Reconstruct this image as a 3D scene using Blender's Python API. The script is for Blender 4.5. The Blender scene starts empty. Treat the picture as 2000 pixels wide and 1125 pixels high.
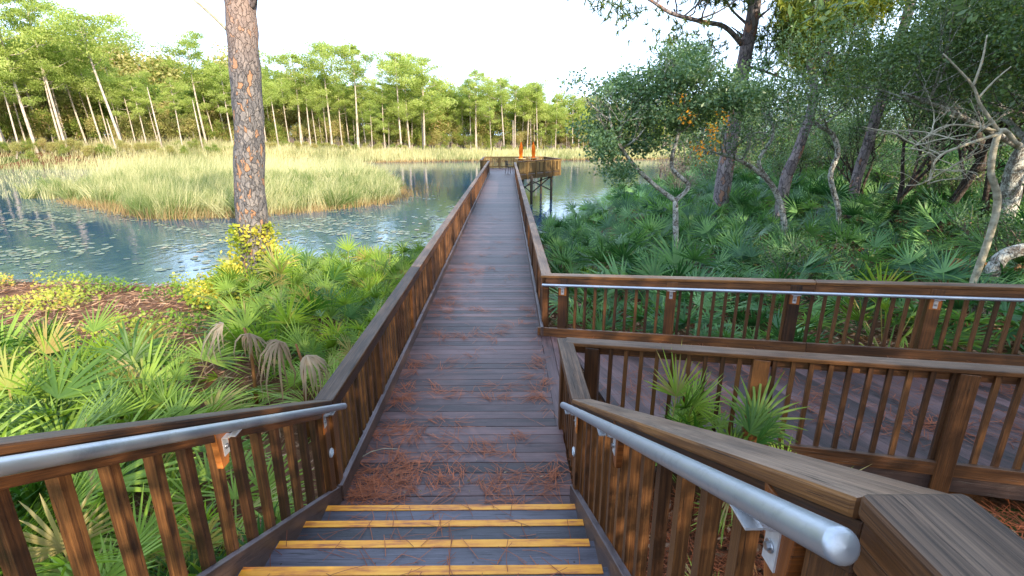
import bpy, math, random
import numpy as np
from math import radians as R, sin, cos, pi
from mathutils import Vector, Matrix

SC = bpy.context.scene
COL = SC.collection
random.seed(7)
NP = np.random.default_rng(11)

# ------------------------------------------------------------------ camera
CAMZ = 2.75
PITCH = math.atan(0.3)
YAW = R(-0.52)
cd = bpy.data.cameras.new('camera'); cam = bpy.data.objects.new('camera', cd); COL.objects.link(cam)
cam.location = (0, 0, CAMZ); cam.rotation_euler = (pi/2 - PITCH, 0, YAW)
cd.sensor_width = 36; cd.lens = 18; cd.clip_end = 6000; cd.clip_start = 0.02
SC.camera = cam
_cp, _sp = cos(PITCH), sin(PITCH)

def ray(px, py):
    x = (px-1000)/1000; u = (562.5-py)/1000
    f = _cp + u*_sp; up = u*_cp - _sp
    return Vector((x*cos(YAW) - f*sin(YAW), x*sin(YAW) + f*cos(YAW), up))
def at(px, py, Y):
    r = ray(px, py); t = Y/r.y
    return Vector((r.x*t, Y, CAMZ + r.z*t))
def unp(px, py, z):
    r = ray(px, py); t = (z-CAMZ)/r.z
    return Vector((r.x*t, r.y*t, z))
def topx(x, y, z=0.0):
    xx = x*cos(YAW) + y*sin(YAW); f = -x*sin(YAW) + y*cos(YAW); dz = z-CAMZ
    dep = f*_cp - dz*_sp; u = f*_sp + dz*_cp
    if dep < 0.05: return None
    return (1000 + 1000*xx/dep, 562.5 - 1000*u/dep)

# ------------------------------------------------------------------ materials
def nm(name):
    m = bpy.data.materials.new(name); m.use_nodes = True
    nt = m.node_tree; nt.nodes.clear()
    return m, nt, nt.nodes, nt.links
def ramp(N, stops, interp='LINEAR'):
    r = N.new('ShaderNodeValToRGB'); r.color_ramp.interpolation = interp
    e = r.color_ramp.elements
    while len(e) > 1: e.remove(e[-1])
    e[0].position = stops[0][0]; e[0].color = (*stops[0][1], 1)
    for p, c in stops[1:]:
        k = e.new(p); k.color = (*c, 1)
    return r
def noise(N, L, vec, scale, detail=4, rough=.55, dist=0.0):
    n = N.new('ShaderNodeTexNoise'); n.inputs['Scale'].default_value = scale
    n.inputs['Detail'].default_value = detail; n.inputs['Roughness'].default_value = rough
    n.inputs['Distortion'].default_value = dist
    if vec: L.new(vec, n.inputs['Vector'])
    return n.outputs['Fac']
def mapping(N, L, vec, scale):
    m = N.new('ShaderNodeMapping'); m.inputs['Scale'].default_value = scale
    L.new(vec, m.inputs['Vector']); return m.outputs['Vector']
def mixc(N, L, fac, a, b, mode='MIX'):
    m = N.new('ShaderNodeMix'); m.data_type = 'RGBA'; m.blend_type = mode
    for s, v in ((m.inputs[0], fac), (m.inputs[6], a), (m.inputs[7], b)):
        if isinstance(v, (int, float)): s.default_value = v
        elif isinstance(v, tuple): s.default_value = (*v, 1)
        else: L.new(v, s)
    return m.outputs[2]
def mathn(N, L, op, a, b=0.0, clamp=False):
    m = N.new('ShaderNodeMath'); m.operation = op; m.use_clamp = clamp
    for s, v in ((m.inputs[0], a), (m.inputs[1], b)):
        if isinstance(v, (int, float)): s.default_value = v
        else: L.new(v, s)
    return m.outputs[0]
def bump(N, L, h, strength, dist=0.01):
    b = N.new('ShaderNodeBump'); b.inputs['Strength'].default_value = strength
    b.inputs['Distance'].default_value = dist; L.new(h, b.inputs['Height']); return b.outputs['Normal']
def finish(N, L, col, rough=.6, nrm=None, metal=0.0, spec=.5, coat=0.0):
    p = N.new('ShaderNodeBsdfPrincipled')
    if isinstance(col, tuple): p.inputs['Base Color'].default_value = (*col, 1)
    else: L.new(col, p.inputs['Base Color'])
    if isinstance(rough, (int, float)): p.inputs['Roughness'].default_value = rough
    else: L.new(rough, p.inputs['Roughness'])
    p.inputs['Metallic'].default_value = metal
    p.inputs['Specular IOR Level'].default_value = spec
    p.inputs['Coat Weight'].default_value = coat; p.inputs['Coat Roughness'].default_value = .25
    if nrm: L.new(nrm, p.inputs['Normal'])
    o = N.new('ShaderNodeOutputMaterial'); L.new(p.outputs[0], o.inputs[0]); return p

def wood(name, dark, mid, light, weather=None, wfac=.8, rough=.5, spec=.5, knots=True, sat_patch=None):
    m, nt, N, L = nm(name)
    uv = N.new('ShaderNodeUVMap'); uv.uv_map = 'UVMap'; v = uv.outputs[0]
    att = N.new('ShaderNodeAttribute'); att.attribute_name = 'tint'
    g1 = noise(N, L, mapping(N, L, v, (.9, 48, 1)), 1.0, 7, .68, .35)
    g2 = noise(N, L, mapping(N, L, v, (3.5, 210, 1)), 1.0, 4, .65)
    big = noise(N, L, mapping(N, L, v, (.9, 3, 1)), 1.3, 4, .6)
    f = mathn(N, L, 'ADD', mathn(N, L, 'MULTIPLY', g1, .52), mathn(N, L, 'MULTIPLY', g2, .48))
    f = mathn(N, L, 'ADD', f, mathn(N, L, 'MULTIPLY', mathn(N, L, 'SUBTRACT', att.outputs['Fac'], .5), .22))
    f = mathn(N, L, 'ADD', f, mathn(N, L, 'MULTIPLY', mathn(N, L, 'SUBTRACT', big, .5), .35))
    g3 = noise(N, L, mapping(N, L, v, (2.2, 75, 1)), 1.0, 4, .7, 1.2)
    c = ramp(N, [(.31, dark), (.49, mid), (.68, light)]); L.new(f, c.inputs[0]); col = c.outputs[0]
    if knots:
        vo = N.new('ShaderNodeTexVoronoi'); vo.inputs['Scale'].default_value = 1.0
        L.new(mapping(N, L, v, (1.3, 5.5, 1)), vo.inputs['Vector'])
        kr = ramp(N, [(.0, (1, 1, 1)), (.07, (1, 1, 1)), (.11, (0, 0, 0))]); L.new(vo.outputs['Distance'], kr.inputs[0])
        col = mixc(N, L, mathn(N, L, 'MULTIPLY', kr.outputs[0], .75), col, tuple(x*.5 for x in dark))
    if weather:
        geo = N.new('ShaderNodeNewGeometry'); sx = N.new('ShaderNodeSeparateXYZ'); L.new(geo.outputs['True Normal'], sx.inputs[0])
        up = N.new('ShaderNodeMapRange'); up.inputs[1].default_value = .3; up.inputs[2].default_value = .85; L.new(sx.outputs[2], up.inputs[0])
        wn = ramp(N, [(.33, tuple(x*.28 for x in weather)), (.48, weather), (.66, tuple(min(1, x*1.75) for x in weather))]); L.new(f, wn.inputs[0])
        pt = N.new('ShaderNodeMapRange'); pt.inputs[1].default_value = .3; pt.inputs[2].default_value = .62; L.new(big, pt.inputs[0])
        fac = mathn(N, L, 'MULTIPLY', mathn(N, L, 'MULTIPLY', up.outputs[0], mathn(N, L, 'ADD', mathn(N, L, 'MULTIPLY', pt.outputs[0], .45), .55)), wfac)
        col = mixc(N, L, fac, col, wn.outputs[0])
    ck = ramp(N, [(.0, (1, 1, 1)), (.345, (1, 1, 1)), (.385, (0, 0, 0))]); L.new(g3, ck.inputs[0])
    col = mixc(N, L, mathn(N, L, 'MULTIPLY', ck.outputs[0], .8), col, tuple(x*.35 for x in dark))
    st_ = noise(N, L, mapping(N, L, v, (1.6, 9, 1)), 1.0, 5, .7)
    sr_ = ramp(N, [(.38, (.42, .42, .46)), (.52, (1, 1, 1))]); L.new(st_, sr_.inputs[0]); col = mixc(N, L, .6, col, sr_.outputs[0], 'MULTIPLY')
    tv = N.new('ShaderNodeCombineColor'); tq = mathn(N, L, 'ADD', mathn(N, L, 'MULTIPLY', att.outputs['Fac'], .45), .76)
    for k_ in range(3): L.new(tq, tv.inputs[k_])
    col = mixc(N, L, 1.0, col, tv.outputs[0], 'MULTIPLY')
    f = mathn(N, L, 'SUBTRACT', f, mathn(N, L, 'MULTIPLY', ck.outputs[0], .4))
    rr = N.new('ShaderNodeMapRange'); rr.inputs[3].default_value = rough-.13; rr.inputs[4].default_value = rough+.2; L.new(g1, rr.inputs[0])
    finish(N, L, col, rr.outputs[0], bump(N, L, f, .55, .006), spec=spec)
    return m

M = {}
M['deck'] = wood('deck_boards', (.014, .008, .010), (.062, .029, .028), (.125, .064, .054), (.078, .046, .050), .5, .48, .5)
M['step'] = wood('step_boards', (.014, .013, .018), (.036, .031, .038), (.075, .062, .072), (.048, .044, .060), .8, .42, .6)
M['cap'] = wood('cap_boards', (.026, .010, .004), (.13, .050, .013), (.28, .12, .030), (.150, .108, .080), .85, .6, .35)
M['brown'] = wood('stained_boards', (.018, .007, .003), (.085, .032, .010), (.21, .080, .022), (.085, .052, .036), .55, .42, .5)
M['baluster'] = wood('baluster_wood', (.018, .007, .003), (.088, .034, .011), (.21, .088, .025), None, .5, .45, .5)
M['kerb'] = wood('kerb_boards', (.016, .010, .010), (.055, .032, .027), (.11, .066, .050), (.085, .072, .080), .8, .42, .55)
M['block'] = wood('orange_blocks', (.13, .035, .008), (.33, .10, .020), (.50, .18, .045), None, .5, .35, .5, False)
M['pile'] = wood('pile_wood', (.012, .009, .007), (.035, .026, .018), (.07, .052, .035), None, .5, .7, .3)
M['sunwood'] = wood('sunlit_platform_wood', (.05, .028, .010), (.15, .088, .028), (.27, .17, .06), (.12, .09, .06), .8, .55, .3)  # yellow sunlit tone put into the platform timber's colour

def m_metal():
    m, nt, N, L = nm('brushed_aluminium')
    g = N.new('ShaderNodeTexCoord').outputs['Object']
    n = noise(N, L, g, 60, 3); n2 = noise(N, L, g, 4, 4)
    n3 = noise(N, L, g, 22, 6, .75); dr_ = ramp(N, [(.36, (.22, .23, .25)), (.46, (1, 1, 1))]); L.new(n3, dr_.inputs[0])
    c = mixc(N, L, .16, mixc(N, L, n2, (.36, .39, .44), (.50, .53, .58)), dr_.outputs[0], 'MULTIPLY')
    rr = N.new('ShaderNodeMapRange'); rr.inputs[3].default_value = .30; rr.inputs[4].default_value = .48; L.new(n, rr.inputs[0])
    finish(N, L, c, rr.outputs[0], bump(N, L, n, .05, .001), metal=.75); return m
M['metal'] = m_metal()
def m_flat(name, c1, c2, sc=8, rough=.6, spec=.4, metal=0, bs=.2, coord='Object'):
    m, nt, N, L = nm(name)
    g = N.new('ShaderNodeTexCoord').outputs[coord]
    n = noise(N, L, g, sc, 5, .6)
    r = ramp(N, [(.35, c1), (.65, c2)]); L.new(n, r.inputs[0])
    finish(N, L, r.outputs[0], rough, bump(N, L, n, bs, .01), metal, spec); return m
M['steel'] = m_flat('bolt_steel', (.3, .31, .33), (.5, .5, .52), 40, .3, .5, .9)
M['bracket'] = m_flat('bracket_alloy', (.55, .56, .58), (.7, .7, .72), 30, .4, .5, .5)
M['lens'] = m_flat('light_lens', (.45, .5, .55), (.65, .68, .7), 60, .2, .6)
M['fabric'] = m_flat('orange_canvas', (.75, .13, .008), (.90, .22, .015), 5, .8, .2)
M['darkmetal'] = m_flat('dark_metal', (.03, .022, .018), (.06, .045, .035), 10, .5)
M['tabletop'] = m_flat('table_top_wood', (.35, .24, .09), (.55, .4, .18), 10, .5)
def m_yellow():
    m, nt, N, L = nm('worn_yellow_paint')
    uv = N.new('ShaderNodeUVMap'); uv.uv_map = 'UVMap'; v = uv.outputs[0]
    a = noise(N, L, mapping(N, L, v, (2.5, 30, 1)), 1.2, 6, .7)
    b = noise(N, L, mapping(N, L, v, (3, 5, 1)), 2.0, 4, .6)
    f = mathn(N, L, 'ADD', mathn(N, L, 'MULTIPLY', a, .65), mathn(N, L, 'MULTIPLY', b, .35))
    r = ramp(N, [(.34, (.10, .045, .03)), (.43, (.50, .16, .02)), (.52, (.72, .29, .02)), (.68, (.80, .38, .04))]); L.new(f, r.inputs[0])
    finish(N, L, r.outputs[0], .5, bump(N, L, a, .3, .003)); return m
M['yellow'] = m_yellow()

def leafmat(name, c0, c1, trans=.35, rough=.45, spec=.4, sat=None, objvar=.35):
    m, nt, N, L = nm(name)
    att = N.new('ShaderNodeAttribute'); att.attribute_name = 'tint'
    oi = N.new('ShaderNodeObjectInfo')
    f = mathn(N, L, 'ADD', att.outputs['Fac'], mathn(N, L, 'MULTIPLY', mathn(N, L, 'SUBTRACT', oi.outputs['Random'], .5), objvar), True)
    stops = [(0, c0), (1, c1)] if sat is None else [(0, c0), (.8, c1), (.93, sat), (1, sat)]
    r = ramp(N, stops); L.new(f, r.inputs[0])
    p = N.new('ShaderNodeBsdfPrincipled'); L.new(r.outputs[0], p.inputs['Base Color'])
    p.inputs['Roughness'].default_value = rough; p.inputs['Specular IOR Level'].default_value = spec
    t = N.new('ShaderNodeBsdfTranslucent')
    tc = mixc(N, L, 1.0, r.outputs[0], (1.35, 1.45, .6), 'MULTIPLY'); L.new(tc, t.inputs[0])
    ms = N.new('ShaderNodeMixShader'); ms.inputs[0].default_value = trans
    L.new(p.outputs[0], ms.inputs[1]); L.new(t.outputs[0], ms.inputs[2])
    o = N.new('ShaderNodeOutputMaterial'); L.new(ms.outputs[0], o.inputs[0]); return m
M['palm'] = leafmat('palmetto_leaf', (.035, .10, .014), (.25, .36, .05), .36, .45, .35, (.34, .27, .10))
M['palm_sh'] = leafmat('forest_palmetto_leaf', (.026, .10, .034), (.21, .39, .12), .3, .42, .45)
M['dead'] = leafmat('dead_frond', (.17, .11, .06), (.44, .34, .23), .2, .7, .2)
M['deadbrown'] = leafmat('brown_dead_frond', (.16, .065, .025), (.34, .17, .07), .2, .7, .2)
M['reed'] = leafmat('reed_blades', (.11, .165, .045), (.54, .49, .30), .4, .6, .2)
M['reed2'] = leafmat('dry_reed_blades', (.08, .05, .03), (.36, .25, .12), .3, .6, .2)
M['pine_far'] = leafmat('sunlit_pine_needles', (.20, .27, .06), (.48, .53, .18), .5, .6, .2)  # pale colour stands in for bright haze over the distant crowns
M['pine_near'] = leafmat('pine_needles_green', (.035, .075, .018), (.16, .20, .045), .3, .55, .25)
M['pine_sun'] = leafmat('bright_pine_needles', (.08, .13, .02), (.30, .32, .06), .4, .55, .25)
M['hard_light'] = leafmat('pale_shrub_leaves', (.20, .24, .07), (.52, .46, .20), .45, .6, .2, (.45, .32, .20))
M['hard_far'] = leafmat('hardwood_leaves', (.09, .17, .035), (.36, .40, .10), .45, .6, .2, (.42, .30, .14))
M['oak'] = leafmat('oak_leaves', (.035, .08, .028), (.15, .23, .07), .28, .38, .5, (.20, .22, .05))
M['oakteal'] = leafmat('shaded_oak_leaves', (.05, .115, .05), (.21, .31, .13), .28, .38, .5)
M['vine'] = leafmat('vine_leaves', (.12, .22, .03), (.42, .42, .08), .35, .5, .3, (.50, .30, .10))
M['creeper'] = leafmat('creeper_leaves', (.22, .28, .03), (.68, .56, .10), .4, .5, .3, (.68, .30, .07))
M['orange_leaf'] = leafmat('orange_autumn_leaves', (.75, .24, .02), (.9, .48, .04), .4, .5, .3)
M['twig'] = leafmat('twig_grey', (.11, .085, .065), (.24, .20, .17), 0.0, .8, .2)
M['needle'] = leafmat('fallen_pine_needles', (.14, .035, .016), (.38, .12, .05), .1, .6, .3)
M['litter'] = leafmat('leaf_litter', (.12, .05, .03), (.50, .32, .21), .1, .8, .2)
M['pad'] = leafmat('lily_pad', (.08, .10, .055), (.27, .30, .18), .1, .35, .5, (.32, .22, .12))

def barkmat(name, stops, sc=(3, 3, .8), vs=4.0, bs=.9, patch=None, plate=.8):
    m, nt, N, L = nm(name)
    g = N.new('ShaderNodeTexCoord').outputs['Object']
    nd = N.new('ShaderNodeTexNoise'); nd.inputs['Scale'].default_value = 6; nd.inputs['Detail'].default_value = 3; L.new(g, nd.inputs['Vector'])
    g = mixc(N, L, .09, g, nd.outputs['Color'], 'LINEAR_LIGHT')
    v = mapping(N, L, g, sc)
    vo = N.new('ShaderNodeTexVoronoi'); vo.inputs['Scale'].default_value = vs; vo.feature = 'DISTANCE_TO_EDGE'; L.new(v, vo.inputs['Vector'])
    vc = N.new('ShaderNodeTexVoronoi'); vc.inputs['Scale'].default_value = vs; L.new(v, vc.inputs['Vector'])
    sep = N.new('ShaderNodeSeparateColor'); L.new(vc.outputs['Color'], sep.inputs[0])
    n = noise(N, L, v, vs*2.5, 6, .65)
    f = mathn(N, L, 'ADD', mathn(N, L, 'MULTIPLY', n, .78), mathn(N, L, 'MULTIPLY', sep.outputs[0], .22))
    r = ramp(N, stops); L.new(f, r.inputs[0]); col = r.outputs[0]
    if patch:
        pf = mathn(N, L, 'GREATER_THAN', mathn(N, L, 'ADD', sep.outputs[1], mathn(N, L, 'MULTIPLY', n, .35)), 1.07)
        col = mixc(N, L, pf, col, mixc(N, L, n, patch[0], patch[1]))
    er = ramp(N, [(0, (0, 0, 0)), (.09, (1, 1, 1))]); L.new(vo.outputs['Distance'], er.inputs[0])
    col = mixc(N, L, mathn(N, L, 'MULTIPLY', mathn(N, L, 'SUBTRACT', 1.0, er.outputs[0]), plate), col, tuple(x*.35 for x in stops[0][1]))
    h = mathn(N, L, 'ADD', mathn(N, L, 'MULTIPLY', er.outputs[0], .7), mathn(N, L, 'MULTIPLY', n, .6))
    if name.startswith('plated'):
        sz = N.new('ShaderNodeSeparateXYZ'); L.new(N.new('ShaderNodeTexCoord').outputs['Object'], sz.inputs[0])
        hz_ = N.new('ShaderNodeMapRange'); hz_.inputs[1].default_value = 4.6; hz_.inputs[2].default_value = 6.2; L.new(mathn(N, L, 'ADD', sz.outputs[2], mathn(N, L, 'MULTIPLY', n, 1.5)), hz_.inputs[0])
        col = mixc(N, L, mathn(N, L, 'MULTIPLY', hz_.outputs[0], .6), col, mixc(N, L, n, (.20, .12, .09), (.44, .31, .25)))
    finish(N, L, col, .85, bump(N, L, h, bs, .03), spec=.2); return m
M['bark_big'] = barkmat('plated_pine_bark', [(.3, (.05, .05, .055)), (.5, (.15, .14, .14)), (.75, (.30, .255, .225))], (1, 1, .38), 12.0, 1.0, ((.26, .14, .08), (.40, .22, .13)), .3)
M['bark_pine'] = barkmat('pine_bark', [(.3, (.11, .09, .095)), (.55, (.26, .215, .215)), (.8, (.38, .31, .29))], (1, 1, .4), 7.0, .8, ((.28, .14, .09), (.36, .2, .14)))
M['bark_far'] = m_flat('pale_trunk_bark', (.27, .22, .18), (.50, .43, .36), 3, .9, .1)
M['bark_oak'] = barkmat('lichen_oak_bark', [(.3, (.09, .07, .055)), (.42, (.20, .17, .14)), (.54, (.48, .47, .42)), (.8, (.62, .62, .57))], (1, 1, .7), 11.0, .8, None, .35)
M['bark_dark'] = barkmat('dark_oak_bark', [(.3, (.025, .019, .016)), (.55, (.075, .055, .045)), (.8, (.16, .14, .12))], (1, 1, .7), 10.0, .8, None, .4)
M['bark_pale'] = m_flat('pale_dead_bark', (.22, .19, .13), (.44, .40, .30), 12, .85, .2)

def m_ground():
    m, nt, N, L = nm('forest_floor')
    g = N.new('ShaderNodeNewGeometry').outputs['Position']
    a = noise(N, L, g, 1.1, 8, .65); b = noise(N, L, g, 14, 6, .7); d = noise(N, L, g, .25, 4)
    r = ramp(N, [(.3, (.035, .018, .010)), (.5, (.12, .055, .028)), (.68, (.25, .14, .075))])
    L.new(mathn(N, L, 'ADD', mathn(N, L, 'MULTIPLY', a, .5), mathn(N, L, 'MULTIPLY', b, .5)), r.inputs[0])
    gr = ramp(N, [(.35, (.03, .05, .015)), (.65, (.10, .12, .035))]); L.new(b, gr.inputs[0])
    col = mixc(N, L, mathn(N, L, 'GREATER_THAN', d, .56), r.outputs[0], gr.outputs[0])
    finish(N, L, col, .95, bump(N, L, b, .8, .05), spec=.1); return m
M['ground'] = m_ground()
def m_water():
    m, nt, N, L = nm('pond_water')
    g = N.new('ShaderNodeNewGeometry').outputs['Position']
    a = noise(N, L, mapping(N, L, g, (1.0, .55, 1)), 1.6, 3, .5); b = noise(N, L, mapping(N, L, g, (1, .6, 1)), 9, 3, .5)
    pat = noise(N, L, g, .12, 3)
    h = mathn(N, L, 'ADD', a, mathn(N, L, 'MULTIPLY', mathn(N, L, 'MULTIPLY', b, .30), pat))
    p = finish(N, L, (.016, .058, .11), .04, bump(N, L, h, .26, .06), spec=.5)
    p.inputs['IOR'].default_value = 2.5
    p.inputs['Specular IOR Level'].default_value = .9
    return m
M['water'] = m_water()

# ------------------------------------------------------------------ object helpers
def wl(o):
    v = Vector((0, 0, 0))
    while o is not None:
        v += o.location; o = o.parent
    return v
def tag(o, label=None, cat=None, group=None, kind=None):
    if label: o['label'] = label
    if cat: o['category'] = cat
    if group: o['group'] = group
    if kind: o['kind'] = kind
    return o
def empty(name, loc, label, cat, group=None):
    o = bpy.data.objects.new(name, None); o.empty_display_size = .2; o.location = loc; COL.objects.link(o)
    return tag(o, label, cat, group)
def link(name, me, parent=None, wloc=(0, 0, 0), bevel=0.0):
    o = bpy.data.objects.new(name, me); COL.objects.link(o)
    if parent is not None:
        o.parent = parent; o.location = Vector(wloc) - wl(parent)
    else: o.location = wloc
    if bevel:
        b = o.modifiers.new('bevel', 'BEVEL'); b.width = bevel; b.segments = 2; b.limit_method = 'ANGLE'; b.angle_limit = R(50)
    return o

class MB:
    def __init__(s): s.v = []; s.f = []; s.uv = []; s.t = []; s.sm = []
    def face(s, pts, uvs=None, tint=.5, smooth=False):
        n = len(s.v); s.v += [tuple(p) for p in pts]; s.f.append(tuple(range(n, n+len(pts))))
        s.uv += uvs if uvs else [(0, 0)]*len(pts); s.t.append(tint); s.sm.append(smooth)
    def hexa(s, a, b, uvl=None, tint=None):
        """a, b: 4 corner lists of the two end faces; length runs a->b."""
        tint = random.random() if tint is None else tint
        n = len(s.v); s.v += [tuple(p) for p in a] + [tuple(p) for p in b]
        Lc = (Vector(b[0])-Vector(a[0])).length; ou, ov = random.random()*50, random.random()*50
        per = [0]
        for k in range(4): per.append(per[-1] + (Vector(a[(k+1) % 4])-Vector(a[k])).length)
        for k in range(4):
            k2 = (k+1) % 4
            s.f.append((n+k, n+k2, n+4+k2, n+4+k))
            s.uv += [(ou, ov+per[k]), (ou, ov+per[k+1]), (ou+Lc, ov+per[k+1]), (ou+Lc, ov+per[k])]
            s.t.append(tint); s.sm.append(False)
        s.f.append((n+3, n+2, n+1, n)); s.uv += [(ou, ov), (ou, ov+.03), (ou+.01, ov+.03), (ou+.01, ov)]
        s.f.append((n+4, n+5, n+6, n+7)); s.uv += [(ou, ov), (ou, ov+.03), (ou+.01, ov+.03), (ou+.01, ov)]
        s.t += [tint, tint]; s.sm += [False, False]
    def beam(s, P0, P1, off0, off1, z0, z1, tint=None, e0=0, e1=0):
        """sheared plank following P0->P1; off0..off1 lateral (left normal = +), z0..z1 vertical."""
        P0 = Vector(P0); P1 = Vector(P1); d = P1-P0; h = Vector((d.x, d.y, 0)); Ln = h.length; d = d/Ln
        P0 = P0 - d*e0; P1 = P1 + d*e1
        n = Vector((-h.y, h.x, 0))/Ln
        def ring(P): return [P+n*off0+Vector((0, 0, z0)), P+n*off1+Vector((0, 0, z0)), P+n*off1+Vector((0, 0, z1)), P+n*off0+Vector((0, 0, z1))]
        a, b = ring(P0), ring(P1)
        if off1 > off0: a, b = a[::-1], b[::-1]
        s.hexa(a, b, tint=tint)
    def box(s, c, sx, sy, sz, rz=0, along='x', tint=None):
        c = Vector(c); ca, sa = cos(rz), sin(rz)
        def w(x, y, z): return c+Vector((x*ca-y*sa, x*sa+y*ca, z))
        x, y, z = sx/2, sy/2, sz/2
        if along == 'x': s.hexa([w(-x, -y, -z), w(-x, -y, z), w(-x, y, z), w(-x, y, -z)], [w(x, -y, -z), w(x, -y, z), w(x, y, z), w(x, y, -z)], tint=tint)
        elif along == 'y': s.hexa([w(-x, -y, -z), w(x, -y, -z), w(x, -y, z), w(-x, -y, z)], [w(-x, y, -z), w(x, y, -z), w(x, y, z), w(-x, y, z)], tint=tint)
        else: s.hexa([w(-x, -y, -z), w(-x, y, -z), w(x, y, -z), w(x, -y, -z)], [w(-x, -y, z), w(-x, y, z), w(x, y, z), w(x, -y, z)], tint=tint)
    def tube(s, pts, rad, n=8, cap=True, tint=.5, rough=0.0, flat=False):
        pts = [Vector(p) for p in pts]; m = len(pts)
        if not hasattr(rad, '__len__'): rad = [rad]*m
        base = len(s.v); prev = None; L = 0
        for i, p in enumerate(pts):
            t = (pts[min(i+1, m-1)]-pts[max(i-1, 0)]).normalized()
            if prev is None:
                u = t.orthogonal().normalized()
            else:
                u = (prev - t*prev.dot(t)).normalized()
            prev = u; w = t.cross(u)
            for k in range(n):
                a = 2*pi*k/n; rr = rad[i]*(1+rough*(random.random()-.5))
                s.v.append(tuple(p+(u*cos(a)+w*sin(a))*rr))
        for i in range(m-1):
            l2 = L+(pts[i+1]-pts[i]).length
            for k in range(n):
                k2 = (k+1) % n
                s.f.append((base+i*n+k, base+i*n+k2, base+(i+1)*n+k2, base+(i+1)*n+k))
                s.uv += [(L, k/n), (L, (k+1)/n), (l2, (k+1)/n), (l2, k/n)]; s.t.append(tint); s.sm.append(not flat)
            L = l2
        if cap:
            s.f.append(tuple(base+k for k in reversed(range(n)))); s.uv += [(0, 0)]*n; s.t.append(tint); s.sm.append(False)
            s.f.append(tuple(base+(m-1)*n+k for k in range(n))); s.uv += [(0, 0)]*n; s.t.append(tint); s.sm.append(False)
    def mesh(s, name, mat):
        me = bpy.data.meshes.new(name); me.from_pydata(s.v, [], s.f)
        uvl = me.uv_layers.new(name='UVMap'); uvl.data.foreach_set('uv', np.array(s.uv, dtype=np.float32).ravel())
        at_ = me.attributes.new('tint', 'FLOAT', 'FACE'); at_.data.foreach_set('value', np.array(s.t, dtype=np.float32))
        me.polygons.foreach_set('use_smooth', s.sm)
        me.materials.append(M[mat]); me.update(); return me
    def build(s, name, mat, parent=None, bevel=0.0, org=None):
        org = Vector(org) if org is not None else Vector((0, 0, 0))
        if org.length: s.v = [(x-org.x, y-org.y, z-org.z) for x, y, z in s.v]
        return link(name, s.mesh(name, mat), parent, org, bevel)

def npmesh(name, V, F, T, mat, smooth=False):
    """V (n,3); F (m,k) constant k faces; T (m,) tints."""
    me = bpy.data.meshes.new(name); V = np.asarray(V, np.float32); F = np.asarray(F, np.int32); k = F.shape[1]
    me.vertices.add(len(V)); me.vertices.foreach_set('co', V.ravel())
    me.loops.add(F.size); me.loops.foreach_set('vertex_index', F.ravel())
    me.polygons.add(len(F)); me.polygons.foreach_set('loop_start', np.arange(0, F.size, k, dtype=np.int32))
    me.polygons.foreach_set('loop_total', np.full(len(F), k, np.int32))
    me.update(calc_edges=True)
    a = me.attributes.new('tint', 'FLOAT', 'FACE'); a.data.foreach_set('value', np.asarray(T, np.float32))
    me.materials.append(M[mat]); return me

def unit(a): return a/np.maximum(np.linalg.norm(a, axis=1, keepdims=True), 1e-9)
def kites(C, length, width, rng, flat=0.0, tint=None, dirs=None):
    """leaf-shaped quads at centres C."""
    n = len(C); d = unit(rng.normal(size=(n, 3))) if dirs is None else unit(dirs+rng.normal(size=(n, 3))*.35)
    if flat: d[:, 2] *= (1-flat); d = unit(d)
    o = unit(np.cross(d, rng.normal(size=(n, 3))))
    l = (length*(.6+.8*rng.random(n)))[:, None]; w = (width*(.6+.8*rng.random(n)))[:, None]
    nrm = np.cross(d, o)
    V = np.stack([C-d*l*.5, C+o*w*.5+nrm*w*.12, C+d*l*.5, C-o*w*.5+nrm*w*.12], 1).reshape(-1, 3)
    F = np.arange(n*4).reshape(n, 4)
    T = rng.random(n) if tint is None else np.clip(tint+rng.normal(size=n)*.15, 0, 1)
    return V, F, T
def blades(B, D, L, W, rng, droop=.3, seg=3):
    """tapering blades: base B, direction D, length L, width W -> quads."""
    n = len(B); side = unit(np.cross(D, np.array([0, 0, 1.0])+rng.normal(size=(n, 3))*.5))
    rows = []
    for i in range(seg+1):
        t = i/seg; p = B + D*(L*t)[:, None]; p[:, 2] -= droop*L*t*t
        w = (W*(1-.9*t))[:, None]
        rows += [p-side*w*.5, p+side*w*.5]
    V = np.stack(rows, 1).reshape(-1, 3); k = 2*(seg+1)
    base = (np.arange(n)*k)[:, None]
    F = np.concatenate([base+np.array([[2*i, 2*i+1, 2*i+3, 2*i+2]]) for i in range(seg)], 1).reshape(-1, 4)
    return V, F
def merge(parts):
    Vs, Fs, Ts = [], [], []; o = 0
    for V, F, T in parts:
        Vs.append(V); Fs.append(F+o); Ts.append(T); o += len(V)
    return np.concatenate(Vs), np.concatenate(Fs), np.concatenate(Ts)

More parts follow.
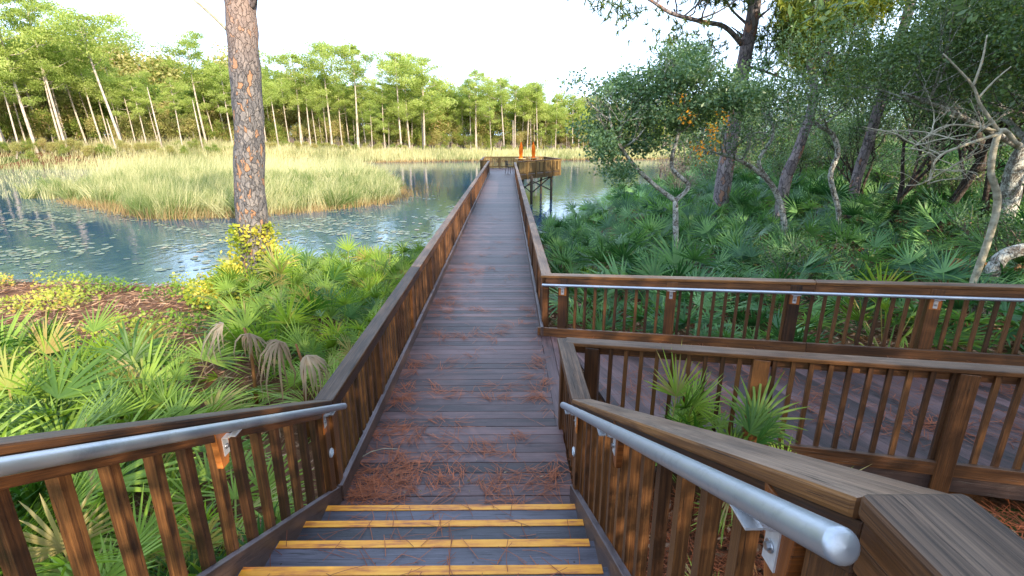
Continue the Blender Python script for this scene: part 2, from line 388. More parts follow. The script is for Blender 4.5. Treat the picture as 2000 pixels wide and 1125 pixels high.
def copy_thing(o, loc, rz=0, sc=1.0, label=None, tilt=None):
    c = o.copy(); COL.objects.link(c); c.location = loc
    c.rotation_euler = (tilt[0] if tilt else 0, tilt[1] if tilt else 0, rz)
    c.scale = (sc, sc, sc) if not hasattr(sc, '__len__') else sc
    if label: c['label'] = label
    for ch in CH[o.name]:
        d = ch.copy(); COL.objects.link(d); d.parent = c
    return c
CH = {}
ORD = ['first', 'second', 'third', 'fourth', 'fifth', 'sixth', 'seventh', 'eighth', 'ninth', 'tenth', 'eleventh', 'twelfth', 'thirteenth', 'fourteenth', 'fifteenth', 'sixteenth', 'seventeenth', 'eighteenth', 'nineteenth', 'twentieth']
def ordn(i):
    if i < 20: return ORD[i]
    tens = {2: 'twenty', 3: 'thirty', 4: 'forty', 5: 'fifty', 6: 'sixty', 7: 'seventy', 8: 'eighty', 9: 'ninety'}
    a, b = divmod(i+1, 10)
    if a >= 10: return 'hundred and ' + ordn(i-100)
    return (tens[a][:-1]+'ieth') if b == 0 else tens[a]+'-'+ORD[b-1]

# ------------------------------------------------------------------ terrain
WZ = -2.15
POND = np.array([(-140, 19), (-60, 18.5), (-18, 17.4), (-12, 16.8), (-8.5, 17.2), (-5.6, 17.4), (-4.4, 20.2), (-1.5, 21.5), (1.2, 23), (2.3, 25), (5.5, 33), (12, 47), (22, 62), (45, 80), (95, 98),
                 (90, 112), (50, 112), (20, 108), (0, 103), (-15, 101), (-30, 96), (-52, 88), (-72, 80), (-88, 72), (-115, 55), (-140, 40)], float)
def sdist(x, y):
    x = np.asarray(x, float); y = np.asarray(y, float)
    d = np.full(x.shape, 1e9); ins = np.zeros(x.shape, bool)
    n = len(POND)
    for i in range(n):
        x0, y0 = POND[i]; x1, y1 = POND[(i+1) % n]
        ex, ey = x1-x0, y1-y0; t = np.clip(((x-x0)*ex+(y-y0)*ey)/(ex*ex+ey*ey), 0, 1)
        d = np.minimum(d, np.hypot(x-x0-t*ex, y-y0-t*ey))
        c = ((y0 > y) != (y1 > y)) & (x < (x1-x0)*(y-y0)/((y1-y0) if y1 != y0 else 1e-9)+x0)
        ins ^= c
    return np.where(ins, -d, d)
def gz(x, y):
    x = np.asarray(x, float); y = np.asarray(y, float)
    d = sdist(x, y)
    a = x/np.maximum(y, 1)
    amp_far = np.interp(a, [-1, -.5, -.25, 0, .3], [3.3, 2.5, 1.3, .7, .6])
    far = np.clip((y-52)/15, 0, 1)*(x < 60)
    near = 2.3*(1-np.exp(-np.maximum(d, 0)/14)) + .05*np.clip(x-7, 0, 40)*np.clip(d/10, 0, 1)
    fz = amp_far*(1-np.exp(-np.maximum(d, 0)/7))
    z = WZ + near*(1-far) + fz*far
    z = z + np.where(d > .5, .07*np.sin(x*.9+1.3)*np.cos(y*.8)+.04*np.sin(x*2.3+y*1.7), 0)
    z = z +   .45*np.exp(-((x-3.9)/2.4)**2-((y-1.8)/2.2)**2)
    z = z + np.where(d < 0, np.maximum(d*.35, -.8), 0)
    return z
def g1(x, y): return float(gz(np.array([x]), np.array([y]))[0])
def spaced(lo, hi, n, c, k):
    t = np.linspace(-1, 1, n); s = np.sinh(t*k)/math.sinh(k)
    return np.where(s < 0, c+s*(c-lo), c+s*(hi-c))
xs = spaced(-1600, 1600, 261, 0, 5.2); ys = spaced(-900, 2500, 261, 14, 5.2)
X, Y = np.meshgrid(xs, ys); Z = gz(X, Y)
V = np.stack([X, Y, Z], -1).reshape(-1, 3); nx = len(xs)
ii = (np.arange(len(ys)-1)[:, None]*nx+np.arange(nx-1)[None]).ravel()
F = np.stack([ii, ii+1, ii+nx+1, ii+nx], 1)
me = npmesh('ground', V, F, np.full(len(F), .5), 'ground'); me.polygons.foreach_set('use_smooth', [True]*len(F))
tag(link('ground', me), kind='structure', label='brown pine-straw forest floor sloping to the pond')
wb = MB(); wb.face([(-150, 10, WZ), (110, 10, WZ), (110, 125, WZ), (-150, 125, WZ)])
tag(wb.build('water', 'water'), kind='structure', label='still blue pond water reflecting the trees')

# ------------------------------------------------------------------ railings
BH = .70
bm = MB(); bm.box((0, 0, BH/2), .036, .036, BH, along='z', tint=.5); ME_BAL = bm.mesh('baluster', 'baluster')
bm = MB(); bm.box((0, 0, BH/2), .036, .036, BH, along='z', tint=.75); ME_BAL2 = bm.mesh('baluster', 'baluster')
bm = MB(); bm.box((0, 0, BH/2), .036, .036, BH, along='z', tint=.3); ME_BAL3 = bm.mesh('baluster', 'baluster')
H = .88
def railing(label, group, P0, P1, side, posts, bal=.125, e=(0, 0), kerb=(0, .14), kerb_mat='kerb', post_w=.10, post_bot=-.35, bal_lim=None, bal_z=.08, s0=0.08, s1=None, slope_top=None, kerb_off=.035, kerb_e=(0, 0), bal_w=1.0):
    """side=+1: walkway lies on the left of P0->P1 direction."""
    P0 = Vector(P0); P1 = Vector(P1); d = P1-P0; hl = math.hypot(d.x, d.y); u = d/hl
    rz = math.atan2(d.y, d.x); n = Vector((-d.y, d.x, 0))/hl*side
    root = empty('railing', P0, label, 'railing', group)
    c = MB(); npl = max(1, round(hl/4.2)); cuts = [i/npl for i in range(npl+1)]
    for i in range(npl):
        a = P0+d*cuts[i]; b = P0+d*cuts[i+1]
        c.beam(a, b, -.072, .072, H-.04, H, e0=e[0] if i == 0 else -.002, e1=e[1] if i == npl-1 else -.002)
    c.build('top_rail', 'cap', root, .009)
    c = MB()
    for i in range(npl):
        a = P0+d*cuts[i]; b = P0+d*cuts[i+1]
        c.beam(a, b, .018*side, .056*side, H-.135, H-.042, e0=0 if i == 0 else -.002, e1=0 if i == npl-1 else -.002)
    c.build('rail_board', 'brown', root, .004)
    if kerb:
        c = MB()
        for i in range(npl):
            a = P0+d*cuts[i]; b = P0+d*cuts[i+1]
            c.beam(a, b, kerb_off*side, (kerb_off+.04)*side, kerb[0], kerb[1], e0=kerb_e[0] if i == 0 else -.002, e1=kerb_e[1] if i == npl-1 else -.002)
        c.build('kerb_board', kerb_mat, root, .005)
    for s in posts:
        p = P0+u*s - n*.0; b = MB(); b.box(p+Vector((0, 0, (H-.045+post_bot)/2)), post_w, post_w, H-.045-post_bot, rz, 'z')
        b.build('post', 'brown', root, .006, org=p)
    k = 0; s = s0; far = MB(); s1 = hl-.06 if s1 is None else s1
    bh = H-.045-bal_z
    while s < s1:
        p = P0+u*s - n*.0
        if min([abs(s-q) for q in posts] or [9]) > .075:
            if bal_lim is None or k < bal_lim:
                o = link('baluster', random.choice([ME_BAL, ME_BAL2, ME_BAL3]), root, p+Vector((0, 0, bal_z)))
                o.rotation_euler = (random.uniform(-.006, .006), random.uniform(-.006, .006), rz); o.scale = (bal_w, bal_w, bh/BH)
            else:
                far.box(p+Vector((0, 0, bal_z+bh/2)), .036, .036, bh, rz, 'z')
            k += 1
        s += bal
    if far.v: tag(far.build('baluster', 'baluster', root), kind='stuff')
    return root, P0, u, n, rz

def pipe(root, p0, p1, r=.024, ends=True):
    p0 = Vector(p0); p1 = Vector(p1); d = (p1-p0).normalized()
    b = MB(); pts = [p0+d*.0]; rr = [r]
    e_ = [(0, 0), (.35, .10), (.64, .22), (.84, .38), (.96, .62), (1, .9)]
    pts = [p0-d*r*.5*(1-b_) for a_, b_ in e_]+[p0, p0+(p1-p0)*.5, p1]+[p1+d*r*.5*(1-b_) for a_, b_ in e_[::-1]]; rr = [max(a_, .02)*r for a_, b_ in e_]+[r, r, r]+[max(a_, .02)*r for a_, b_ in e_[::-1]]
    b.tube(pts, rr, 24); o = b.build('handrail', 'metal', root, org=(p0+p1)/2); return o
def bracket(hr, root, top, n, rz, drop=.0, plate_off=None, big=1.0):
    """alloy arm from under the pipe at `top` back to the plate near the rail; n points to the walkway"""
    top = Vector(top); b = MB()
    u = Vector((cos(rz), sin(rz), 0)); z = Vector((0, 0, 1))
    # saddle under the pipe
    q = top-z*.026
    b.box(q, .10, .030, .005, rz)
    prof = [(0, -.028), (-.018, -.032), (-.030, -.050), (-.050, -.056), (-.066, -.056), (-.0665, -.075), (-.0665, -.150)]
    pts = [top+n*a+z*c for a, c in prof]
    for i in range(len(pts)-1):
        a, c = pts[i], pts[i+1]; w = u*.021; t = (c-a).normalized().cross(u).normalized()*.0025
        b.hexa([a-w-t, a+w-t, a+w+t, a-w+t], [c-w-t, c+w-t, c+w+t, c-w+t])
    o = b.build('bracket', 'bracket', hr)
    b = MB(); c0 = top-n*.064-z*.108
    b.tube([c0, c0+n*.004], .013, 12); b.tube([c0+n*.004, c0+n*.010], .008, 6, flat=True); b.build('bolt', 'steel', hr)
def block(root, c, n, rz, w=.10, h=.16, d=.05, taper=0):
    """orange timber packer fixed to the rail board; c = centre of its walkway face"""
    c = Vector(c); u = Vector((cos(rz), sin(rz), 0)); z = Vector((0, 0, 1)); b = MB()
    def ring(o): return [c+n*o-u*w/2+z*h/2, c+n*o+u*w/2+z*h/2, c+n*o+u*(w/2-taper*.3)-z*h/2, c+n*o-u*(w/2-taper)-z*h/2]
    b.hexa(ring(-d), ring(0)); return b.build('mounting_block', 'block', root, .004, org=c)
def steplight(root, c, n):
    c = Vector(c); b = MB(); b.tube([c, c+n*.012], .036, 24); o = b.build('step_light', 'bracket', root, .003)
    b = MB(); b.tube([c+n*.012, c+n*.014], .028, 20)
    for k in range(-2, 3):
        zz = k*.010; w = math.sqrt(max(0, .027**2-zz*zz)); uu = n.cross(Vector((0, 0, 1)))
        a0 = c+n*.0155+Vector((0, 0, zz))-uu*w; a1 = c+n*.0155+Vector((0, 0, zz))+uu*w
        b.tube([a0, a1], .0014, 5)
    b.build('lens_grille', 'lens', o)

XL, XR = -1.36, .545            # rail centre lines beside the boardwalk
YS = 3.38                       # where the stairs begin
YE = 37.6
# boardwalk railings
gp = 'timber railings of the boardwalk'
rl = railing('long weathered railing on the left side of the boardwalk over the pond', gp, (XL, YS, 0), (XL, 39.2, 0), -1, [0.06]+[1.5+i*1.9 for i in range(19)], e=(.0, .05), bal_lim=98, bal=.115)
rr = railing('timber railing right of the boardwalk from the ramp out to the pier platform', gp, (XR, 6.98, 0), (XR, 36.9, 0), 1, [0.06]+[1.5+i*1.9 for i in range(15)], e=(.07, .05), bal_lim=98, bal=.115, kerb_e=(.2, 0))
# stair railings (slope r/d = .5) then level landing pieces
SL = .5; sL = 2.80
def stair_rail(x, side, label, bs, lights):
    P0 = Vector((x, YS, 0)); P1 = Vector((x, YS-sL, sL*SL))
    root, p0, u, n, rz = railing(label, 'railings of the stairs', P0, P1, side, [.10, sL-.06], bal=.183, bal_w=1.18, e=(.0, 0), kerb=(-.07, .13), kerb_mat='kerb', post_bot=-.55, bal_z=.02, kerb_off=.02, kerb_e=(.02, .1), s0=.22)
    off = .128
    a = p0 + n*off + Vector((0, 0, H-.055)) - u*.06; b = p0+u*(sL+.06)+n*off+Vector((0, 0, H-.055))
    hr = pipe(root, a, b)
    for i, s in enumerate(bs):
        q = p0+u*s+n*off+Vector((0, 0, H-.055))
        bracket(hr, root, q, n, rz)
        block(root, q - n*.0675 + Vector((0, 0, -.105)), n, rz, w=.12 if i else .05, h=.19, d=.03 if i else .012, taper=.05 if i else 0)
    c = p0 + u*.10 + n*.051 + Vector((0, 0, .45)); steplight(root, c, n)
    return root
stair_rail(XL, 1, 'sloping timber stair railing with silver handrail on the left of the steps', (.16, 1.32, 2.5), True)
sr = stair_rail(XR, -1, 'sloping timber stair railing with thick silver handrail on the right of the steps', (.16, 1.36, 2.62), True)
# level landing railings toward / beside the camera
for x, side, lab in ((XL, 1, 'level landing railing at the top of the stairs, left side'), (XR, -1, 'level landing railing end with broad weathered cap, right of the top step')):
    railing(lab, 'railings of the stairs', (x, YS-sL, sL*SL+.01), (x, YS-sL-3.2, sL*SL+.01), side, [1.4, 2.9], kerb=(0, .14), post_bot=-1.0, e=(-.003, 0), s0=.15)
# corner railing between the stairs and the ramp mouth
YC = 4.52
RD = Vector((2.9, -.989, .185)).normalized(); RH = RD/math.hypot(RD.x, RD.y)
railing('short timber railing between the stair foot and the ramp mouth', 'railings of the ramp', (XR, YC, 0), (XR, YS, 0), -1, [.10], e=(.05, .0), s0=.2, kerb=None)
nr = railing('near timber railing of the ramp with a weathered cap and green palmetto before it', 'railings of the ramp', Vector((XR+.02, YC, 0)), Vector((XR+.02, YC, 0))+RH*5.6, 1, [.25, 1.68, 3.10, 4.5], bal=.137, e=(.02, 0), kerb=(-.06, .06), kerb_mat='brown', post_w=.13, post_bot=-.25, kerb_off=-.06, bal_z=.0, s0=.42)
F0 = Vector((XR, 6.90, 0))
fr = railing('far timber railing of the ramp carrying a thin silver handrail', 'railings of the ramp', F0, F0+RH*6.6, -1, [.25, 1.68, 3.10, 4.5, 5.93], bal=.137, e=(.07, 0), kerb=(-.03, .12), kerb_mat='brown', post_w=.13, post_bot=-.35, kerb_off=.07, bal_z=.06, s0=.42, kerb_e=(.09, 0))
root, p0, u, n, rz = fr
off = .135; hz = Vector((0, 0, H-.12))
hr = pipe(root, p0+n*off+hz-u*.02, p0+u*6.5+n*off+hz, .019)
for s in (.25, 1.68, 3.10, 4.5, 5.93):
    q = p0+u*s+n*off+hz; bracket(hr, root, q, n, rz)
    block(root, q-n*.0675+Vector((0, 0, -.10)), n, rz, w=.11, h=.13, d=.04)

# ------------------------------------------------------------------ boardwalk, stairs, ramp
bw = empty('boardwalk', (-.4, 20, 0), 'long dark plank boardwalk running straight over the pond', 'boardwalk')
d = MB(); y = YS-.1
while y < 38.4:
    w = .139; g = .0035+.004*random.random(); dz = random.uniform(-.0015, .0015); xj = random.uniform(-.01, .01)
    d.box(((XL+XR)/2+xj-.01, y+w/2, -.019+dz), 1.90 if (y < 4.4 or y > 6.75) else 1.80, w, .038, random.uniform(-.0008, .0008), 'x')
    y += w+g
d.build('deck', 'deck', bw, .003)
d = MB()
for k in range(2): d.box((.545+k*.135, 5.6, -.018), .13, 2.35, .036, 0, 'y')
d.build('border_board', 'deck', bw, .003)
d = MB()
for x in (XL+.03, -.4, XR-.05): d.box((x, 20.8, -.16), .045, 35, .22, 0, 'y')
d.build('joist', 'pile', bw)
d = MB()
for x in (XL-.02, XR+.0):
    d.box((x+(-.02 if x < 0 else .02), 21.6 if x < 0 else 22.6, -.15), .04, 34.5 if x < 0 else 31, .25, 0, 'y')
d.build('side_beam', 'brown', bw)
for yy in np.arange(8.5, 38, 3.6):
    for x in (XL+.1, XR-.1):
        b = MB(); b.tube([(x, yy, g1(x, yy)-.6), (x, yy, -.06)], .11, 10); b.build('pile', 'pile', bw, org=(x, yy, 0))
# stairs: each step a part with its painted nosing
st = empty('staircase', (-.4, 2, 0), 'dark wooden steps with worn yellow painted nosings', 'staircase')
DT, RS = .362, .181; D1 = 3.10
for k in range(1, 9):
    yn = D1-(k-1)*DT; z = k*RS if k < 8 else 7*RS+.06
    if k == 8: continue
    wd = 1.86; xc = (XL+XR)/2
    b = MB()
    b.box((xc, yn-.11, z-.02), wd, .20, .04, 0, 'x'); b.box((xc, yn-.275, z-.02), wd, .12, .04, 0, 'x'); b.box((xc, yn-.09+.065, z-.105), wd-.06, .02, .125, 0, 'x')
    t = b.build('step', 'step', st, .004)
    b = MB(); b.box((xc-.01, yn-.028, z+.003), wd-.06-(.05 if k > 2 else 0), .054, .004, 0, 'x'); b.build('nosing_strip', 'yellow', t)
b = MB()
for x in (XL+.055, XR-.055):
    b.beam((x, D1+.1, 0), (x, D1+.1-2.6, 1.3), -.02, .02, -.3, -.0, e0=.0)
b.build('stringer', 'pile', st)
b = MB()
for i in range(14): b.box((xc, .55-i*.145, 1.26-.02), 1.86, .139, .04, 0, 'x')
lp = b.build('landing', 'step', st, .003)
b = MB()
for x in (XL, XR):
    for yy in (.45, -1.2): b.box((x, yy, .35), .12, .12, 2.2, 0, 'z')
b.build('landing_post', 'pile', st)
for k in range(1, 8):
    yn = D1-(k-1)*DT; z = k*RS; B = MB()
    for fx in (-.78, -.3, .2, .72):
        for dy in (-.16, -.27): B.tube([(-.4+fx*1.05, yn+dy, z-.001), (-.4+fx*1.05, yn+dy+.0001, z+.0012)], .0055, 8)
    t_ = [o for o in bpy.data.objects if o.parent == st and o.name.split('.')[0] == 'step'][k-1]; B.build('screw', 'darkmetal', t_)
# ramp
rp = empty('ramp', (2.5, 5, .2), 'sloping plank ramp branching right between two timber railings', 'ramp')
d = MB(); RN = Vector((RH.y, -RH.x, 0)).normalized()   # pointing toward the camera
o = Vector((.815, 5.70, .02)); bd = Vector((-.25, .97, 0)).normalized(); 
def ramp_z(p):
    s = (p-Vector((XR, 5.7, 0))).dot(Vector((RH.x, RH.y, 0)).normalized()); return s*RH.z/1.0
from mathutils.geometry import intersect_line_line_2d
eN = (Vector((XR-.1, YC+.03)), Vector((XR-.1, YC+.03))+Vector((RH.x, RH.y))*8)
eF = (Vector((XR-.1, 6.88)), Vector((XR-.1, 6.88))+Vector((RH.x, RH.y))*8)
def hitl(p, dr, e):
    q = e[1]-e[0]; den = dr.x*q.y-dr.y*q.x; t = ((e[0].x-p.x)*q.y-(e[0].y-p.y)*q.x)/den; return p+dr*t
k = 0; stepx = .146
while k < 50:
    c = Vector((.83+k*stepx, 5.4-k*stepx*.3))
    q = []
    for dx in (0, .135):
        p = c+Vector((dx, 0)); b2 = Vector((bd.x, bd.y)); q.append((hitl(p, b2, eN), hitl(p, b2, eF)))
    L_ = q[0][0], q[1][0]; U_ = q[0][1], q[1][1]
    def w3(v, dz): p = Vector((v.x, v.y, 0)); return Vector((v.x, v.y, max(ramp_z(p), -.002)+dz))
    # keep off the boardwalk border boards
    def cl(v): return Vector((max(v.x, .755), v.y))
    L_ = [cl(v) for v in L_]; U_ = [cl(v) for v in U_]
    if U_[1].x-U_[0].x > .01 or L_[1].x-L_[0].x > .01:
        d.hexa([w3(L_[0], 0), w3(L_[0], -.036), w3(L_[1], -.036), w3(L_[1], 0)], [w3(U_[0], 0), w3(U_[0], -.036), w3(U_[1], -.036), w3(U_[1], 0)])
    k += 1
d.build('deck', 'deck', rp)
d = MB(); a = Vector((XR+.15, YC-.03, 0)); d.beam(a, a+RH*5.5, -.05, -.01, -.20, -.045); a = Vector((XR+.05, 6.86, 0)); d.beam(a, a+RH*6.4, -.02, .02, -.26, -.045)
d.build('side_beam', 'kerb', rp, .004)

# ------------------------------------------------------------------ pier platform with umbrellas
pf = empty('pier_platform', (1, 41, 0), 'timber viewing platform on piles at the end of the boardwalk', 'platform')
PP = [(-1.95, 38.9), (-1.95, 45.0), (3.2, 45.2), (4.15, 41.2), (.75, 36.7)]
d = MB()
y = 38.45
d2 = MB()
def xr_at(y):
    if y < 41.2: return .75+(y-36.7)/(4.5)*3.4
    return 4.15-(y-41.2)/4.0*.95
y = 36.9
while y < 45:
    x0 = -1.95 if y > 38.9 else (XR+.1 if y < 38.45 else -1.3); x1 = xr_at(y)
    if x1-x0 > .15: d.box(((x0+x1)/2, y+.069, -.02), x1-x0, .139, .038, 0, 'x')
    y += .145
d.build('deck', 'deck', pf)
d = MB()
segs = [((-1.95, 38.9), (-1.36, 38.9)), ((-1.95, 45.0), (-1.95, 38.9)), ((3.2, 45.2), (-1.95, 45.0)), ((4.15, 41.2), (3.2, 45.2)), ((.75, 36.7), (4.15, 41.2))]
for a, b_ in segs:
    a = Vector((*a, 0)); b_ = Vector((*b_, 0)); c = MB(); L_ = (b_-a).length; u = (b_-a)/L_
    c.beam(a, b_, -.07, .07, .90, .94); c.build('top_rail', 'cap', pf)
    c = MB(); c.beam(a, b_, -.02, .02, -.34, -.02); c.beam(a, b_, -.02, .02, .02, .14); c.beam(a, b_, -.02, .02, .80, .89); c.build('fascia_board', 'sunwood', pf)
    n = max(1, round(L_/1.15))
    for i in range(n+1):
        if i == n and a.x != .75: continue
        p = a+u*(L_*i/n); c = MB(); c.box((p.x, p.y, .28), .11, .11, 1.22, math.atan2(u.y, u.x), 'z'); c.build('post', 'sunwood', pf, org=p)
    c = MB(); s = .06
    while s < L_:
        p = a+u*s; c.box((p.x, p.y, .46), .075, .03, .84, math.atan2(u.y, u.x), 'z'); s += .10
    tag(c.build('baluster', 'sunwood', pf), kind='stuff')
pl = [(.95, 37.3), (1.75, 37.6), (3.45, 40.7), (-1.6, 39.5), (-1.6, 44.6), (2.9, 44.6), (1.2, 41.2)]
for x, y in pl:
    b = MB(); b.tube([(x, y, -4), (x, y, -.1)], .10, 10); b.build('pile', 'pile', pf, org=(x, y, 0))
def bar(p, q, w=.09):
    b = MB(); b.tube([p, q], w/2, 4, flat=True); b.build('brace', 'pile', pf)
bar((1.75, 37.5, -.45), (3.45, 40.6, -1.45)); bar((1.75, 37.7, -1.35), (3.45, 40.8, -.35)); bar((.95, 37.2, -.6), (1.75, 37.5, -1.3)); bar((.95, 37.3, -1.2), (1.75, 37.7, -.5)); bar((1.2, 41.2, -1.3), (3.4, 40.9, -.4))

def umbrella(p, label, lean=0.0):
    p = Vector(p); r = empty('patio_umbrella', p, label, 'umbrella', 'closed orange umbrellas on the platform')
    b = MB(); b.tube([p, p+Vector((0, 0, 2.15))], .022, 10); b.build('pole', 'darkmetal', r)
    b = MB(); pts = []; rad = []
    for t, rr_ in [(.80, .13), (.83, .17), (.95, .165), (1.05, .12), (1.15, .10), (1.4, .135), (1.7, .13), (1.9, .10), (2.02, .06), (2.08, .04), (2.12, .055), (2.2, .01)]:
        pts.append(p+Vector((lean*(t-.8), 0, t))); rad.append(rr_)
    n = 20; base = 0
    for i, q in enumerate(pts):
        for k in range(n):
            a = 2*pi*k/n; f = 1+.22*(1 if k % 2 else -1)*(1-.3*i/len(pts)); b.v.append((q.x+cos(a+.1*i)*rad[i]*f, q.y+sin(a+.1*i)*rad[i]*f, q.z+(.03 if k % 2 and i == 0 else 0)))
    for i in range(len(pts)-1):
        for k in range(n):
            k2 = (k+1) % n; b.f.append((i*n+k, i*n+k2, (i+1)*n+k2, (i+1)*n+k)); b.uv += [(0, 0)]*4; b.t.append(.5); b.sm.append(True)
    b.build('canopy', 'fabric', r)
    b = MB(); b.tube([p+Vector((0, 0, 1.07)), p+Vector((0, 0, 1.11))], .115, 16); b.build('tie_strap', 'fabric', r)
    b = MB(); b.tube([p, p+Vector((0, 0, .05)), p+Vector((0, 0, .09))], [.25, .24, .05], 20); b.build('base', 'darkmetal', r)
u1 = at(1017, 316, 41.0); u2 = at(1042, 316, 41.8)
umbrella((u1.x, 41.0, 0), 'closed orange umbrella nearer the boardwalk, in a round table', .02)
umbrella((u2.x, 41.8, 0), 'closed orange umbrella farther right, slimmer of the pair', -.02)
def table(p, label):
    p = Vector(p); r = empty('cafe_table', p, label, 'table', 'tables under the closed umbrellas')
    b = MB(); n = 24
    b.tube([p+Vector((0, 0, .93)), p+Vector((0, 0, .97))], .42, 28); b.build('table_top', 'tabletop', r)
    for k in range(4):
        a = pi/4+k*pi/2; q = p+Vector((cos(a)*.33, sin(a)*.33, 0)); b = MB(); b.tube([q, p+Vector((cos(a)*.27, sin(a)*.27, .93))], .018, 8); b.build('leg', 'darkmetal', r)
    b = MB(); b.tube([p+Vector((0.02, 0, .05)), p+Vector((.02, 0, .09))], .0, 3) if False else None
table((u1.x, 41.0, 0), 'pale topped high table holding the nearer closed umbrella')
table((u2.x, 41.8, 0), 'dark corner high table holding the slimmer closed umbrella')
def chair(p, rz, label):
    p = Vector(p); r = empty('chair', p, label, 'chair'); ca, sa = cos(rz), sin(rz)
    def w(x, y, z): return p+Vector((x*ca-y*sa, x*sa+y*ca, z))
    for sx in (-1, 1):
        b = MB(); b.tube([w(sx*.2, -.2, 0), w(sx*.19, -.18, .44)], .016, 8); b.build('leg', 'darkmetal', r)
        b = MB(); b.tube([w(sx*.2, .24, 0), w(sx*.19, .19, .45), w(sx*.19, .26, .92)], .016, 8); b.build('leg', 'darkmetal', r)
        b = MB(); b.tube([w(sx*.22, .2, .66), w(sx*.23, -.18, .66), w(sx*.2, -.18, .45)], .014, 8); b.build('armrest', 'darkmetal', r)
    b = MB(); b.box(w(0, 0, .455), .42, .42, .03, rz); b.build('seat', 'pile', r, .005)
    b = MB()
    for k in range(5): b.box(w(0, .215+.009*k*1.6, .55+k*.085), .38, .018, .06, rz)
    b.build('backrest', 'pile', r)
chair((.16, 38.1, 0), pi/2+.5, 'dark slatted chair standing at the far end of the boardwalk')

# ------------------------------------------------------------------ trees
def grow(B, tips, p, d, L, r, depth, rng, wig=.35, up=.15, kids=(2, 4), shrink=.62, ns=5, segs=5, spread=.9, tint=.5):
    p = Vector(p); d = Vector(d).normalized(); pts = [p.copy()]; rad = [r]
    for i in range(segs):
        d = (d + Vector((rng.uniform(-1, 1), rng.uniform(-1, 1), rng.uniform(-1, 1)))*wig + Vector((0, 0, up))).normalized()
        p = p + d*L/segs; pts.append(p.copy()); rad.append(r*(1-.55*(i+1)/segs))
    B.tube(pts, rad, ns, cap=False, tint=tint)
    if depth <= 1: tips += [tuple(q) for q in pts[2:]]
    if depth > 0:
        for k in range(rng.randint(*kids)):
            i = rng.randint(2, segs); q = pts[i]
            ax = Vector((rng.uniform(-1, 1), rng.uniform(-1, 1), rng.uniform(-.5, .8)))
            nd = (d + ax.normalized()*spread).normalized()
            grow(B, tips, q, nd, L*shrink*rng.uniform(.7, 1.2), rad[i]*.72, depth-1, rng, wig, up, kids, shrink, max(3, ns-1), segs, spread, tint)
def cluster_pts(tips, per, R_, rng, flat=.6):
    T = np.array(tips); n = len(T)*per
    ci = np.repeat(np.arange(len(T)), per); C = T[ci] + rng.normal(size=(n, 3))*np.array([R_, R_, R_*flat])*.5
    tv = rng.random(len(T))*.8+.1
    return C, tv[ci]

def far_pine(i, h, seed):
    rng = random.Random(seed); nr = np.random.default_rng(seed)
    root = empty('pine_tree', (0, 0, 0), 'x', 'pine tree', 'pines across the pond')
    lean = rng.uniform(-.03, .03); B = MB(); n = 9; pts = []; rad = []
    ph = rng.random()*6
    for k in range(n+1):
        t = k/n; pts.append((lean*h*t*t + .12*sin(ph+t*4), .1*cos(ph+t*3), h*t*.96)); rad.append(.17*(h/18)*(1-.75*t)+.02)
    B.tube(pts, rad, 7, cap=False)
    c0 = rng.uniform(.42, .66); pads = []; asym = rng.uniform(0, 6.3)
    top = Vector(pts[-1])
    nb = rng.randint(10, 17)
    for k in range(nb):
        t = c0+(1-c0)*(k/nb)**.9*.97; q = Vector(pts[min(n, int(t*n))]).lerp(Vector(pts[min(n, int(t*n)+1)]), t*n-int(t*n))
        a = k*2.4+rng.uniform(-.5, .5); ext = (1-((t-c0)/(1-c0))**2*.75)*rng.uniform(.09, .25)*h*(1.0 if t > c0+.08 else .8)*(1+.35*cos(a-asym))
        e = q+Vector((cos(a)*ext, sin(a)*ext, ext*rng.uniform(.15, .5))); mid = q.lerp(e, .5)+Vector((0, 0, -.1*ext))
        B.tube([q, mid, e], [.06, .045, .02], 4, cap=False)
        for _ in range(3): pads.append((e+Vector((rng.uniform(-1, 1), rng.uniform(-1, 1), rng.uniform(-.5, .6)))*ext*.42, ext*.34+.35))
        if rng.random() < .7: pads.append((mid+Vector((rng.uniform(-.4, .4), 0, .3)), ext*.30+.35))
    pads.append((top, .09*h*.8+.5))
    for k in range(rng.randint(2, 5)):
        t = rng.uniform(.3, c0); q = Vector((lean*h*t*t, 0, h*t*.96)); a = rng.random()*6.3; B.tube([q, q+Vector((cos(a), sin(a), .25))*rng.uniform(.5, 1.6)], [.03, .008], 3, cap=False)
    link('trunk', B.mesh('trunk', 'bark_far'), root)
    Cs, Ts = [], []
    for e, rr_ in pads:
        m = int(64*rr_*rr_)+26; u = unit(nr.normal(size=(m, 3)))*(nr.random((m, 1))**.5)
        sub = nr.random(m) < .8
        Cs.append(np.array(e)+u*np.array([rr_, rr_, rr_*.55])); Ts.append(np.full(m, nr.random()*.7+.15))
    C = np.concatenate(Cs); T = np.concatenate(Ts)
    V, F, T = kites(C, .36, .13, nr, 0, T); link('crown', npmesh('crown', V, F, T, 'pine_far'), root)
    CH[root.name] = list(root.children) if False else [o for o in bpy.data.objects if o.parent == root]
    return root
